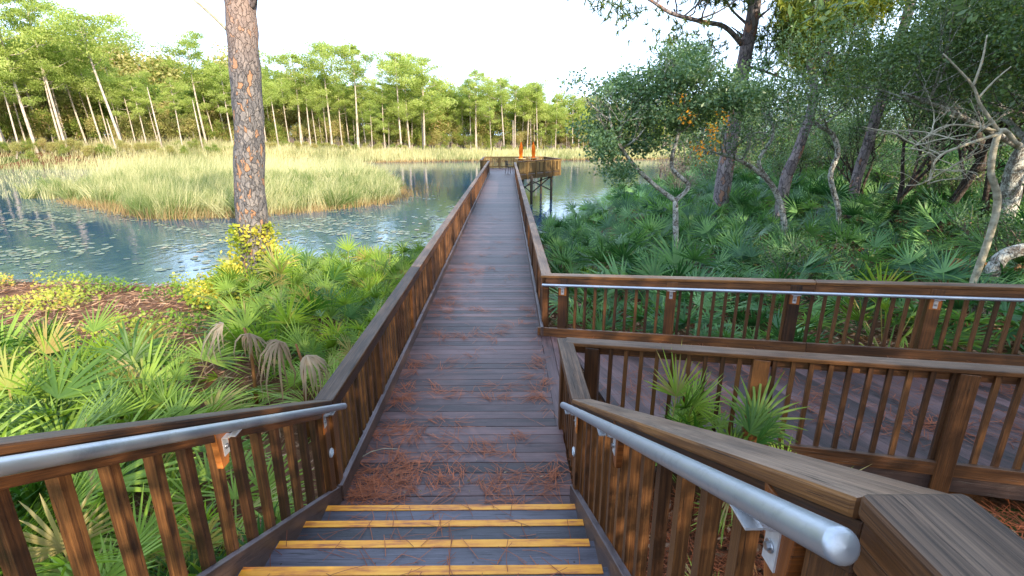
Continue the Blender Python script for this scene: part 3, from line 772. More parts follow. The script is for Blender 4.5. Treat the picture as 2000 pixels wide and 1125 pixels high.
def hardwood(i, h, seed, mat='hard_far', bark='bark_far', dens=1.0, leaf=(.36, .2)):
    rng = random.Random(seed); nr = np.random.default_rng(seed)
    root = empty('broadleaf_tree', (0, 0, 0), 'x', 'tree', 'broadleaf trees across the pond')
    B = MB(); tips = []
    for k in range(rng.randint(1, 3)): grow(B, tips, (rng.uniform(-.4, .4), rng.uniform(-.4, .4), -.3), (rng.uniform(-.3, .3), rng.uniform(-.3, .3), 1), h*.55, .12*h/8, 2, rng, .2, .15, (3, 5), .6, 5)
    link('trunk', B.mesh('trunk', bark), root)
    m = int(26*dens); C, T = cluster_pts(tips, m, h*.13, nr, .8); V, F, T = kites(C, leaf[0], leaf[1], nr, .2, T)
    # skirt of low foliage
    link('crown', npmesh('crown', V, F, T, mat), root)
    CH[root.name] = [o for o in bpy.data.objects if o.parent == root]; return root
def shrub(h, w, seed, mat, leaf, n=2200, twigs=True, name='shrub', bark='twig'):
    rng = random.Random(seed); nr = np.random.default_rng(seed)
    root = empty(name, (0, 0, 0), 'x', 'shrub', 'shrubs'); B = MB(); tips = []
    for k in range(7): grow(B, tips, (rng.uniform(-.2, .2)*w, rng.uniform(-.2, .2)*w, -.1), (rng.uniform(-.8, .8), rng.uniform(-.8, .8), 1), h*.7, .03*h**.5, 1, rng, .25, .1, (3, 5), .6, 4)
    link('stem', B.mesh('stem', bark), root)
    C, T = cluster_pts(tips, max(1, n//len(tips)), h*.22, nr, .9); V, F, T = kites(C, leaf[0], leaf[1], nr, .2, T)
    link('foliage', npmesh('foliage', V, F, T, mat), root)
    CH[root.name] = [o for o in bpy.data.objects if o.parent == root]; return root

# --- far treeline
def treeY(px): return float(np.interp(px, [-300, 0, 400, 700, 1000, 1200, 1500], [84, 90, 102, 119, 138, 150, 160]))
rngT = random.Random(5)
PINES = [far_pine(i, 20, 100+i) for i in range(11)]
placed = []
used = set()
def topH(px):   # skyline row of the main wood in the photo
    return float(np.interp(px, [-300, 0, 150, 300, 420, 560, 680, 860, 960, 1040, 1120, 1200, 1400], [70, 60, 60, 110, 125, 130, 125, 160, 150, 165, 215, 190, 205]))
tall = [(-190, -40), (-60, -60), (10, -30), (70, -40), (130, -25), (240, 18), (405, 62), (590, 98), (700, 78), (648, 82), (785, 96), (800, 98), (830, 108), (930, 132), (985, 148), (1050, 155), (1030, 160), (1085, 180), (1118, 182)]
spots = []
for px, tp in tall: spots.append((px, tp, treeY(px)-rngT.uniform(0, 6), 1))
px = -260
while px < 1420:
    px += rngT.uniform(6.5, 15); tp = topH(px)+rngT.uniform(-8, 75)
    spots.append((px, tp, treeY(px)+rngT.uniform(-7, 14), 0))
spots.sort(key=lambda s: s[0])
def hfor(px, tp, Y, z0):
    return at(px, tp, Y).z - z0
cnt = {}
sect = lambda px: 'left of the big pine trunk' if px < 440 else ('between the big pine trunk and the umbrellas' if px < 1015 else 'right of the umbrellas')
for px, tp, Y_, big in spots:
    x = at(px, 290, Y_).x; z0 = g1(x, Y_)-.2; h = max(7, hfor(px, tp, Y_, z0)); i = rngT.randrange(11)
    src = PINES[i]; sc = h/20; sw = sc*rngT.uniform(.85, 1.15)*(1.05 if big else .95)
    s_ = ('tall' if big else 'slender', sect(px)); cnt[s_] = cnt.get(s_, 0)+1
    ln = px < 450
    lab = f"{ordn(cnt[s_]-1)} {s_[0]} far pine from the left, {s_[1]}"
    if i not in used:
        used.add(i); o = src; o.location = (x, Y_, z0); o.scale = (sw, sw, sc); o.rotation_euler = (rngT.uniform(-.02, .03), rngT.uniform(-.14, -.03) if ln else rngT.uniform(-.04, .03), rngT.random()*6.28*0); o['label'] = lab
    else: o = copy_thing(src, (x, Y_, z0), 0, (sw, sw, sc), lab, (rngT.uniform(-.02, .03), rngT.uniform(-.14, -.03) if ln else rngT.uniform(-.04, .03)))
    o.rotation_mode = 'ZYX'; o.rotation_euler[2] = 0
    # spin the tree on its own axis by rotating about Z first
    o.rotation_mode = 'XYZ'
HW = [hardwood(i, 9, 300+i, 'hard_far' if i % 2 else 'hard_light') for i in range(4)]
used = set(); k = 0
hs = []
for row in range(4):
    px = -300+row*9
    while px < 1450:
        px += rngT.uniform(*[(11, 20), (20, 34), (20, 34), (12, 24)][row]); hs.append((px, treeY(px)+[-8, 9, 18, 4][row]+rngT.uniform(-3, 3), [1.9, 10, 16.5, 5.5][row]*rngT.uniform(.8, 1.15)*(1.12 if px < 420 else 1.0 if px < 800 else .92)))
hs.sort()
for px, Y_, h in hs:
    x = at(px, 290, Y_).x; z0 = g1(x, Y_); i = rngT.randrange(4); src = HW[i]; sc = h/9
    k += 1; lab = 'rounded broadleaf tree filling in behind the pine trunks across the pond'
    scv = (sc*1.15, sc*1.1, sc)
    if i not in used: used.add(i); src.location = (x, Y_, z0); src.scale = scv; src['label'] = lab
    else: copy_thing(src, (x, Y_, z0), rngT.random()*6.28, scv, lab)
# snags (bare dead trunks) in front of the left wood
for px, t, b_, lean in ((318, 170, 285, -.06), (397, 195, 288, -.05), (357, 262, 296, 0), (228, 232, 280, -.1), (1002, 235, 300, 0), (545, 190, 290, -.03)):
    Y_ = treeY(px)-8; p = at(px, 290, Y_); z0 = g1(p.x, Y_)-.3; h = at(px, t, Y_).z-z0
    B = MB(); B.tube([(p.x, Y_, z0), (p.x+lean*h*.5, Y_, z0+h*.5), (p.x+lean*h, Y_, z0+h)], [.16, .12, .05], 7)
    o = B.build('bare_snag', 'bark_far', org=(p.x, Y_, z0)); tag(o, f"{'short' if h<5 else 'tall'} bare pale dead trunk, {ordn(sorted([318,397,357,228,1002,545]).index(px))} snag from the left", 'dead tree', 'dead snags by the far bank')

# --- reeds (marsh)
marsh = [unp(*q, WZ) for q in [(-420, 395), (60, 388), (130, 392), (230, 412), (300, 428), (480, 424), (620, 412), (745, 398), (782, 383), (745, 345), (700, 322), (640, 311), (500, 306), (-420, 306)]]
mp = np.array([(p.x, p.y) for p in marsh])
def inpoly(x, y, P):
    ins = np.zeros(x.shape, bool); n = len(P)
    for i in range(n):
        x0, y0 = P[i]; x1, y1 = P[(i+1) % n]
        ins ^= ((y0 > y) != (y1 > y)) & (x < (x1-x0)*(y-y0)/((y1-y0) if y1 != y0 else 1e-9)+x0)
    return ins
def reedbed(name, xy, hgt, mat, nr, wid, lean=.25, tintf=None, seg=3, label=''):
    n = len(xy); z = np.maximum(gz(xy[:, 0], xy[:, 1]), WZ)-.1
    Bp = np.stack([xy[:, 0], xy[:, 1], z], 1)
    cl = np.sin(xy[:, 0]*1.1+2*np.sin(xy[:, 1]*.35))*np.cos(xy[:, 1]*.8+xy[:, 0]*.3)
    D = unit(np.stack([lean*(.6+.8*cl)+nr.normal(size=n)*.16, nr.normal(size=n)*.16, np.ones(n)], 1))
    cl2 = np.sin(xy[:, 0]*2.9+xy[:, 1]*1.3)*np.sin(xy[:, 0]*.7-xy[:, 1]*1.9); L_ = hgt*(.55+.6*nr.random(n))*(1+.22*cl+.2*cl2)*np.interp(xy[:, 0]/xy[:, 1], [-.85, -.74, -.52, -.4], [.7, 1.3, 1.25, .95])
    W_ = wid*(Bp[:, 1]/36)**.8
    V, F = blades(Bp, D, L_, W_, nr, .22, seg)
    t = np.clip(.62+.30*cl+.22*cl2+.22*np.sin(xy[:, 0]*.25+xy[:, 1]*.13)+nr.normal(size=n)*.24, 0, 1)
    o = link(name, npmesh(name, V, F, np.repeat(t, seg), mat)); tag(o, label, 'reeds', None, 'stuff'); return o
N0 = 150000
pts = np.stack([NP.uniform(mp[:, 0].min(), mp[:, 0].max(), N0), 31+(mp[:, 1].max()-31)*NP.random(N0)**1.7], 1)
pts = pts[inpoly(pts[:, 0], pts[:, 1], mp)]; gp_ = np.sin(pts[:, 0]*1.9+2*np.sin(pts[:, 1]*.6))*np.cos(pts[:, 1]*1.3-pts[:, 0]*.4); pts = pts[(gp_ > -.72) | (pts[:, 1] > 55)]
ang = np.abs(pts[:, 0]/pts[:, 1]); pts = pts[ang < 1.15]
a = pts[:, 0]/pts[:, 1]; left = (a < -.76-.03*np.sin(pts[:, 1]*.5)) & (pts[:, 1] < 76)
reedbed('marsh_reeds', pts[~left], 2.0, 'reed', NP, .040, label='tall pale green and straw reeds of the marsh island left of the boardwalk')
reedbed('low_marsh_grass', pts[left][::3], .75, 'reed', NP, .035, .1, label='low tangled marsh grass at the far left edge')
# dry fringe along the marsh edge
fr_ = []
for i in range(2, 11):
    p, q = mp[i], mp[i+1] if i+1 < len(mp) else mp[0]
    L_ = np.hypot(*(q-p)); n = int(L_*85*36/max(36, p[1])); t = NP.random(n)[:, None]
    fr_.append(p+(q-p)*t+NP.normal(size=(n, 2))*np.array([.5, .55]))
fr_ = np.concatenate(fr_); reedbed('dry_reed_fringe', fr_, .85, 'reed2', NP, .035, .1, label='short dry brown stems fringing the reed island')
cp = mp[:0]; n = 950; q = np.stack([NP.uniform(-40, -5, n*6), 31+26*NP.random(n*6)**1.5], 1); q = q[inpoly(q[:, 0], q[:, 1], mp)][:n]
k_ = 34; cen = np.repeat(q, k_, 0)+NP.normal(size=(len(q)*k_, 2))*.22; ln_ = np.repeat(NP.normal(size=(len(q), 2))*np.array([.35, .2])+np.array([.12, 0]), k_, 0)
Bp = np.concatenate([cen, np.full((len(cen), 1), WZ-.1)], 1); D = unit(np.concatenate([ln_+NP.normal(size=cen.shape)*.14, np.ones((len(cen), 1))], 1))
L_ = np.repeat(NP.uniform(1.5, 2.9, len(q)), k_)*(.75+.35*NP.random(len(cen))); Vb, Fb = blades(Bp, D, L_, np.full(len(cen), .05)*(Bp[:, 1]/36), NP, .3, 3)
tb = np.clip(np.repeat(NP.random(len(q)), k_)+NP.normal(size=len(cen))*.15, 0, 1); tag(link('reed_clumps', npmesh('reed_clumps', Vb, Fb, np.repeat(tb, 3), 'reed')), 'tall arching reed tufts at the front of the marsh island', 'reeds', None, 'stuff')
# sparse stems standing in the water beyond the tip
n = 260; sp = unp(790, 375, WZ); s = np.stack([NP.normal(sp.x+.8, 1.3, n), NP.normal(sp.y, 3.0, n)], 1); reedbed('sparse_reeds', s, 1.1, 'reed2', NP, .03, .05, label='sparse dead reed stems standing in the water off the island tip')
# far bank reeds
n = 42000; xx = NP.uniform(-60, 80, n); yf = np.interp(xx, [-88, -72, -52, -30, -15, 0, 20, 50, 90], [72, 80, 88, 96, 101, 103, 108, 112, 112]); s = np.stack([xx, yf+NP.uniform(-1.5, 17, n)], 1)
reedbed('far_bank_reeds', s, 1.9, 'reed', NP, .055, .05, seg=2, label='golden reeds along the far bank of the pond')
n = 9000; xx = NP.uniform(-60, 80, n); yf = np.interp(xx, [-88, -72, -52, -30, -15, 0, 20, 50, 90], [72, 80, 88, 96, 101, 103, 108, 112, 112]); s = np.stack([xx, yf+NP.normal(size=n)*.6-1], 1)
reedbed('far_bank_dry_grass', s, .7, 'reed2', NP, .06, .0, seg=2, label='brown dry grass at the far water line')
# grass tuft by the right shore
n = 900; sp = unp(1125, 440, WZ); s = np.stack([NP.normal(sp.x+.3, .9, n), NP.normal(sp.y, 1.6, n)], 1); reedbed('shore_grass', s, 1.0, 'palm_sh', NP, .018, -.05, label='fine dark grass rising from the water right of the boardwalk')
n = 2600; xx = NP.uniform(1.5, 11, n); yy = np.interp(xx, [1.2, 2.3, 5.5, 12], [23, 25, 33, 47]); s = np.stack([xx+NP.normal(size=n)*.5, yy+NP.normal(size=n)*.6], 1); reedbed('shore_sedge', s, .8, 'palm_sh', NP, .02, 0, label='dark sedge along the right shore')

# --- lily pads
n = 6200; x = NP.uniform(-42, 2, n*3); y = NP.uniform(17, 44, n*3)
keep = (sdist(x, y) < -.5) & ~inpoly(x, y, mp); x, y = x[keep], y[keep]
dn = np.sin(x*.55+1.2*np.sin(y*.7))*np.cos(y*.5+x*.2)+.5*np.sin(x*1.7+y*2.3)
pr = np.clip(.22+.85*dn, .02, 1)*np.clip((-x+3)/7, .05, 1)*np.clip((42-y)/10, .1, 1); keep = NP.random(len(x)) < pr; x, y = x[keep][:n], y[keep][:n]
n = len(x); r_ = NP.uniform(.06, .16, n); K = 8; Vp = []; 
angs = np.arange(K)/K*2*pi*.94
ro = NP.random(n)*6.3
P = np.stack([x[:, None]+r_[:, None]*np.cos(angs[None]+ro[:, None]), y[:, None]+r_[:, None]*np.sin(angs[None]+ro[:, None]), np.full((n, K), WZ+.012)+NP.random((n, 1))*.012+NP.normal(size=(n, K))*.004], 2).reshape(-1, 3)
o = link('lily_pads', npmesh('lily_pads', P, np.arange(n*K).reshape(n, K), NP.random(n), 'pad')); tag(o, 'scattered lily pads floating on the near water', 'lily pads', None, 'stuff')

# ------------------------------------------------------------------ saw palmettos
def frond(parts, base, az, tilt, pet, fan, rng, nr, tint, n=19, dead=False, w=.030):
    """petiole from base, then a fan of leaflets"""
    d = Vector((cos(az)*cos(tilt), sin(az)*cos(tilt), sin(tilt)))
    hub = Vector(base)+d*pet
    side = Vector((-sin(az), cos(az), 0)); up = side.cross(d) if False else d.cross(side)*-1
    if up.z < 0: up = -up
    # the fan plane: spanned by fd (continuing, bent upward/outward) and side
    roll = rng.uniform(-1.0, 1.0); s2 = (side*cos(roll)+up*sin(roll)).normalized()
    fd = (d + Vector((cos(az), sin(az), 0))*rng.uniform(-.1, .5) + Vector((0, 0, -1 if dead else rng.uniform(-.1, .2)))).normalized()
    s2 = (s2-fd*s2.dot(fd)).normalized(); nrm = s2.cross(fd)
    span = rng.uniform(1.15, 1.55) if not dead else rng.uniform(1.1, 1.6)
    th = np.linspace(-span, span, n)+nr.normal(size=n)*.03
    fdv, sv, nv = np.array(fd), np.array(s2), np.array(nrm)
    D = np.cos(th)[:, None]*fdv+np.sin(th)[:, None]*sv+(nr.normal(size=n)*.07+.10)[:, None]*nv
    D = unit(D); L_ = fan*(1-.25*np.abs(th)/span)*(.75+.35*nr.random(n))
    T = np.cross(np.tile(nv, (n, 1)), D); T = unit(T)
    seg = 4; rows = []
    prof = [.45, .95, .9, .62, .04]; dr = abs(rng.gauss(0, .28)) if not dead else .9
    fold = np.where(np.arange(n) % 2 == 0, 1, 1)[:, None]
    hubv = np.array(hub); wob = nr.random(n)
    for i in range(seg+1):
        t = i/seg; P = hubv+D*(L_*t)[:, None]; P[:, 2] -= dr*L_*t**2.4*.6*(1 if not dead else .5)
        if dead:
            th_ = np.clip(L_*0+t, 0, 1); out = (.42*np.sin(th_*pi*.62)*(.6+.9*wob))[:, None]; P = hubv+D*L_[:, None]*out; P[:, 2] += L_*(.14*math.sin(t*pi*.7)-.80*t**1.6*(.7+.6*wob)); P += nr.normal(size=(n, 3))*.014*t
        wd = w*prof[i]*(fan/.5)*(.8 if dead else 1)
        rows += [P-T*wd*.5, P+nv*wd*.18*-1, P+T*wd*.5]
    V = np.stack(rows, 1).reshape(-1, 3); k = 3*(seg+1); b = (np.arange(n)*k)[:, None]
    F = np.concatenate([b+np.array([[3*i, 3*i+1, 3*i+4, 3*i+3]]) for i in range(seg)]+[b+np.array([[3*i+1, 3*i+2, 3*i+5, 3*i+4]]) for i in range(seg)], 1).reshape(-1, 4)
    parts.append((V, F, np.clip(np.repeat(tint+nr.normal(size=n)*.08, 2*seg), 0, 1)))
    # petiole strip (two crossed faces)
    bs = np.array(base); sd = np.array(side)*.009; nv2 = np.array(nrm)*.006
    V = np.array([bs-sd, bs+sd, hubv+sd, hubv-sd, bs-nv2, bs+nv2, hubv+nv2, hubv-nv2]); F = np.array([[0, 1, 2, 3], [4, 5, 6, 7]])
    parts.append((V, F, np.array([tint+.2]*2)))
def palmetto(seed, mat, h=1.0, nf=13, ndead=1, nl=19, w=.022, low=.3, azr=None):
    rng = random.Random(seed); nr = np.random.default_rng(seed)
    root = empty('saw_palmetto', (0, 0, 0), 'x', 'palmetto'); parts = []
    for k in range(nf):
        az = k*2.4+rng.uniform(-.4, .4); tilt = rng.uniform(low, 1.45)
        if azr: az = azr[0]+(azr[1]-azr[0])*((k*.618+.1*rng.random()) % 1)
        frond(parts, (cos(az)*.05, sin(az)*.05, .0), az, tilt, h*rng.uniform(.40, .85), h*rng.uniform(.42, .68), rng, nr, rng.uniform(.0, .8)+(.35 if rng.random() < .1 else 0), nl, w=w)
    link('fronds', npmesh('fronds', *merge(parts), mat), root)
    if ndead:
        parts = []
        for k in range(ndead):
            az = rng.random()*6.28; frond(parts, (cos(az)*.05, sin(az)*.05, .0), az, rng.uniform(-.1, .4), h*rng.uniform(.4, .6), h*.45, rng, nr, rng.random(), 15, True, w)
        link('dead_fronds', npmesh('dead_fronds', *merge(parts), 'deadbrown'), root)
    B = MB(); pts = [(-.25, .1, -.12), (-.08, .02, -.02), (0, 0, .08)]; B.tube(pts, [.05, .06, .05], 7, rough=.2); link('stem', B.mesh('stem', 'bark_dark'), root)
    CH[root.name] = [o for o in bpy.data.objects if o.parent == root]; return root
PL = [palmetto(500+i, 'palm', 1.0, 13, i % 3, 19) for i in range(8)]
PR = [palmetto(520+i, 'palm_sh', 1.2, 12, 1 if i in (1, 3) else 0, 16, .026) for i in range(6)]
rngP = random.Random(21)
usedp = set(); prevs = [(-3.1, 6.1), (-2.25, 5.4), (-2.9, 5.3), (-2.2, 4.6), (-2.7, 5.0), (-2.45, 4.1), (-2.9, 4.5), (-2.0, 3.9)]
def put(srcs, x, y, h, lab, grp, z=None, tilt=True, i=None):
    i = rngP.randrange(len(srcs)) if i is None else i; src = srcs[i]; z = g1(x, y)-.03 if z is None else z
    tl = (rngP.uniform(-.12, .12), rngP.uniform(-.12, .12)); rz = rngP.random()*6.28; sc = (h, h, h*rngP.uniform(.9, 1.1))
    if src.name not in usedp:
        usedp.add(src.name); src.location = (x, y, z); src.rotation_euler = (*tl, rz); src.scale = sc; o = src; o['label'] = lab
    else: o = copy_thing(src, (x, y, z), rz, sc, lab, tl)
    o['group'] = grp; return o
def free(x, y, d):
    for a, b in prevs:
        if abs(a-x) < d and abs(b-y) < d and math.hypot(a-x, b-y) < d: return False
    return True
# left zone
tries = 0; nL = 0
while nL < 165 and tries < 9000:
    tries += 1; y = rngP.uniform(-.6, 17.5); x = -1.75-abs(rngP.random()**1.15)*(3.5+y*1.15)
    if x < -15 or sdist(np.array([x]), np.array([y]))[0] < .5: continue
    q = topx(x, y, g1(x, y)+1.0)
    if q and q[0] < 440 and q[1] < 635 and q[1] > 0: continue          # low vine and litter patch
    if q and 330 < q[0] < 480 and q[1] < 690: continue
    if x > -2.5 and y < 1.2: continue
    if math.hypot(x+6.6, y-13) < .7: continue
    dmin = .50 if y < 6 else .60
    if not free(x, y, dmin): continue
    prevs.append((x, y)); nL += 1
    hh = rngP.uniform(.85, 1.3)*(1.1 if y < 7 else 1.0)
    if x > -3.0 and y < 6: hh *= .85
    if x > -2.6: hh = min(hh, .85)
    lab = 'light green saw palmetto fanning out left of the boardwalk below the big pine' if y > 7.5 else 'broad-leaved green saw palmetto crowding the left stair railing'
    put(PL, x, y, hh, lab, 'palmettos left of the boardwalk' if y > 7.5 else 'palmettos by the left stair railing')
# right zone
extraP = []
tries = 0; nR = 0
while nR < 285 and tries < 20000:
    tries += 1; y = 7.0+(41-7.0)*rngP.random()**1.15; x = 1.45+rngP.random()*(y*1.06+1.5)
    if x > 30 or sdist(np.array([x]), np.array([y]))[0] < .7: continue
    # keep clear of the ramp strip
    s = (Vector((x, y, 0))-F0); dd = s.x*(-RH.y)+s.y*RH.x
    dd = (Vector((x, y))-Vector((F0.x, F0.y))).dot(Vector((.323, .947)))
    if dd < .75: continue
    if 1.5 < dd < 3.4 and 3.4 < x < 9 and rngP.random() < .8: continue  # litter clearing behind the rail
    if dd < 2.2 and x > 3.0 and rngP.random() < .75: continue
    if math.hypot(x-4.6, y-13.2) < .5 or math.hypot(x-8, y-17) < .4: continue
    if not free(x, y, .95 if y < 20 else 1.15): continue
    prevs.append((x, y)); nR += 1
    hh = rngP.uniform(.8, 1.25)*(1.0 if y < 20 else 1.25)
    if dd < 1.5: hh *= .8
    if nR > 130: extraP.append((x, y, hh)); continue
    lab = ('dark green saw palmetto close behind the far ramp railing' if y < 12 else 'dark green saw palmetto in the thicket between the crooked oaks' if y < 22 else 'small looking saw palmetto on the rise below the dark oak wood')
    put(PR+PL[:3] if y < 12 else PR, x, y, hh, lab, 'palmettos behind the ramp' if y < 12 else 'palmettos among the oaks' if y < 22 else 'palmettos on the rise')
ev = []
for x, y, hh in extraP:
    o = PR[rngP.randrange(6)]; m_ = [c for c in CH[o.name] if c.name.startswith('fronds')][0].data
    nv = len(m_.vertices); co = np.empty(nv*3, np.float32); m_.vertices.foreach_get('co', co); co = co.reshape(-1, 3)
    fi = np.empty(len(m_.loops), np.int32); m_.loops.foreach_get('vertex_index', fi); fi = fi.reshape(-1, 4); tt = np.empty(len(fi), np.float32); m_.attributes['tint'].data.foreach_get('value', tt)
    a = rngP.random()*6.28; R2 = np.array([[cos(a), sin(a), 0], [-sin(a), cos(a), 0], [0, 0, 1]]); ev.append((co@R2*hh+np.array([x, y, g1(x, y)-.03]), fi, tt))
tag(link('palmetto_thicket', npmesh('palmetto_thicket', *merge(ev), 'palm_sh')), 'further saw palmettos crowding the forest floor on the right', 'palmettos', None, 'stuff')
# the ones between stairs and ramp
PC = [palmetto(560, 'palm', 1.0, 13, 0, 21, .022, .55, (-1.5, 1.2))]
put(PC, 1.36, 3.86, .74, 'bright green palmetto growing up beside the near ramp railing', 'palmettos between stairs and ramp', z=-.06, i=0).rotation_euler = (0, 0, 0)
put(PL, 1.78, 3.62, .80, 'dark green palmetto spreading over the right stair cap beside the bright one', 'palmettos between stairs and ramp', z=-.10, i=3)
put(PL, 2.0, 3.35, .72, 'bluish green palmetto leaning under the right stair cap', 'palmettos between stairs and ramp', z=-.12, i=2)
put(PL, 1.25, 2.3, .45, 'low palmetto under the right stair railing in pine straw', 'palmettos between stairs and ramp', z=-.3)
put(PL, 1.35, 1.15, .5, 'palmetto shoot near the thick end of the silver handrail', 'palmettos between stairs and ramp', z=-.3)
put(PL, 2.9, 1.9, .45, 'palmetto shoot poking above the cap at the right edge', 'palmettos between stairs and ramp', z=-.15)
# hanging dead fronds beside the left rail
def dead_palm(px, py, Y_, label, seed, sc=1.0, mat='dead'):
    p = at(px, py, Y_); rng = random.Random(seed); nr = np.random.default_rng(seed)
    gzv = g1(p.x, p.y); root = empty('dead_palmetto', (p.x, p.y, gzv), label, 'dead palmetto', 'dead palmetto fronds'); parts = []
    for k in range(2):
        az = -pi/2+(k-.5)*1.5+rng.uniform(-.5, .5); frond(parts, (p.x+(k-1)*.10, p.y, p.z-.22*sc-.12*k), az, rng.uniform(.7, 1.2), .35*sc, .72*sc, rng, nr, .6+rng.uniform(-.3, .3), 15, True, .030)
    link('fronds', npmesh('fronds', *merge(parts), mat), root, (0, 0, 0))
    B = MB(); B.tube([(p.x, p.y, gzv-.1), (p.x+.05, p.y, p.z-.3*sc), (p.x, p.y, p.z)], [.03, .02, .012], 6); B.build('stem', 'deadbrown', root)
dead_palm(476, 640, 6.1, 'grey bleached dead palmetto fan hanging among green fronds', 1, .85)
dead_palm(578, 672, 5.4, 'curled tan dead palmetto fan drooping close to the left boardwalk railing', 2, .85)
dead_palm(1895, 505, 9.6, 'reddish brown dead palmetto fan behind the ramp railing at right', 4, .9, 'deadbrown')

# ------------------------------------------------------------------ big pine with the vine
def stemtree(name, label, cat, P, Rr, mat, grp=None, n=12, rough=.06):
    P = [Vector(p) for p in P]; r = empty(name, P[0], label, cat, grp); B = MB()
    # refine path
    Q, W = [], []
    for i in range(len(P)-1):
        for k in range(6):
            t = k/6; p0 = P[max(i-1, 0)]; p1 = P[i]; p2 = P[i+1]; p3 = P[min(i+2, len(P)-1)]
            q = .5*((2*p1)+(p2-p0)*t+(2*p0-5*p1+4*p2-p3)*t*t+(3*p1-p0-3*p2+p3)*t**3)
            Q.append(q); W.append(Rr[i]+(Rr[i+1]-Rr[i])*t)
    Q.append(P[-1]); W.append(Rr[-1]); return r, B, Q, W
def pine_tufts(tips, per, rng, L_=.3, spread=.6, w=.03, nb=14):
    """radiating needle tufts"""
    C, T = cluster_pts(tips, per, spread, rng, .7); n = len(C)
    ax = unit(rng.normal(size=(n, 3))+np.array([0, 0, .7])); Ci = np.repeat(C, nb, 0); D = unit(np.repeat(ax, nb, 0)*.55+rng.normal(size=(n*nb, 3))*.75)
    V, F = blades(Ci, D, L_*(.7+.5*rng.random(n*nb)), np.full(n*nb, w), rng, .15, 1); return V, F, np.clip(np.repeat(T, nb)+rng.normal(size=n*nb)*.12, 0, 1)
Yp = 13.0
zb = g1(at(500, 480, Yp).x, Yp)-.3
pb = at(502, 480, Yp)
P = [(pb.x+.05, Yp, zb), (pb.x, Yp, -1.2), tuple(at(490, 400, Yp)), tuple(at(487, 250, Yp)), tuple(at(477, 120, Yp)), tuple(at(470, 0, Yp)), tuple(at(466, -150, Yp)), tuple(at(440, -420, Yp)), (pb.x-.6, Yp, 15), (pb.x-.3, Yp, 17.5)]
r, B, Q, W = stemtree('pine_tree', 'large foreground pine trunk with orange patched bark and vine at its foot', 'pine tree', P, [.46, .40, .36, .335, .33, .33, .30, .26, .18, .06], 'bark_big')
W = [w*(1+.035*sin(i*1.7)) for i, w in enumerate(W)]
B.tube(Q, W, 22, rough=.07)
B.build('trunk', 'bark_big', r)
B = MB(); q = at(443, 58, Yp); B.tube([at(452, 62, Yp), q, at(425, 40, Yp-.1), at(403, 20, Yp-.2), at(380, 0, Yp-.3), at(350, -40, Yp-.3)], [.06, .04, .034, .03, .026, .015], 7); B.build('dead_branch', 'bark_pale', r)
B = MB(); B.tube([at(478, 20, Yp), at(492, 6, Yp-.1), at(502, -30, Yp-.3), at(540, -140, Yp-.4)], [.13, .10, .08, .05], 8); B.build('limb', 'bark_pine', r)
B = MB(); tips = []; rg = random.Random(3)
for k in range(9):
    a = k*2.4; z = 10.5+k*.8; grow(B, tips, (pb.x-.4, Yp, z), (cos(a), sin(a), .35), 2.6, .07, 2, rg, .2, .06, (2, 3), .6)
B.build('limb', 'bark_pine', r)
link('crown', npmesh('crown', *pine_tufts(tips, 3, np.random.default_rng(9), .32, .8, .035, 10), 'pine_near'), r, (0, 0, 0))
# vine
vn = np.random.default_rng(31); C = []
for k in range(2700):
    t = vn.random(); a = vn.uniform(0, 6.3); z = zb+.3+t*2.15; rad = .38+abs(vn.normal())*(.42*(1-t)+.05)*1.2
    C.append((pb.x+cos(a)*rad, Yp-.1+sin(a)*rad*.8, z))
for k in range(1500):
    t = vn.random(); C.append((pb.x-.4-t*1.2+vn.normal()*.16, Yp-.4+vn.normal()*.25, -.75-t*.42+.22*sin(t*7)+vn.normal()*.12))
for k in range(1500):
    t = vn.random(); C.append((pb.x+.3+t*.9+vn.normal()*.15, Yp-.5+vn.normal()*.3, -.75-t*.9+vn.normal()*.15))
C = np.array(C); V, F, T = kites(C, .085, .075, vn, .2, np.clip(.45+.35*np.sin(C[:, 0]*5+C[:, 2]*4), 0, 1))
r = empty('creeper_vine', (pb.x, Yp, zb), 'yellow-green creeper with orange tints climbing the foot of the big pine', 'vine')
link('leaves', npmesh('leaves', V, F, T, 'creeper'), r, (0, 0, 0))
B = MB()
for k in range(6):
    a = k*1.1; B.tube([(pb.x+cos(a+t*.8)*(.42-.02*t), Yp+sin(a+t*.8)*.4, zb+t*.35) for t in range(7)], .012, 5)
B.build('stem', 'twig', r)

# ------------------------------------------------------------------ ground cover on the left bank
def scatter(name, xy, zoff, L_, W_, mat, rng, label, flat=.5, cat='ground cover', tf=None):
    z = gz(xy[:, 0], xy[:, 1]); C = np.stack([xy[:, 0], xy[:, 1], z+zoff*rng.random(len(xy))+.01], 1)
    V, F, T = kites(C, L_, W_, rng, flat, tf(xy) if tf else None); tag(link(name, npmesh(name, V, F, T, mat)), label, cat, None, 'stuff')
n = 40000; xx = NP.uniform(-24, -3, n); yy = NP.uniform(8, 18.5, n); m = (sdist(xx, yy) > .1); cl = np.sin(xx*1.3+1.5*np.sin(yy*1.1))*np.cos(yy*1.6+xx*.4)
m &= (cl > .12)
scatter('ground_cover', np.stack([xx[m], yy[m]], 1), .42, .085, .07, 'vine', NP, 'low yellow-green creeping vines over the sunny left bank', .3, tf=lambda q: np.clip(.4+.4*np.sin(q[:, 0]*.9+q[:, 1]), 0, 1))
n = 30000; xx = NP.uniform(-24, -1.6, n); yy = NP.uniform(1, 18.0, n); m = (sdist(xx, yy) > .2)
scatter('brown_litter', np.stack([xx[m], yy[m]], 1), .10, .22, .02, 'litter', NP, 'brown dead stems and litter on the left bank', .8)
n = 36000; xx = NP.uniform(.8, 16, n); yy = -1+19*NP.random(n)**1.2; m = (sdist(xx, yy) > .2)
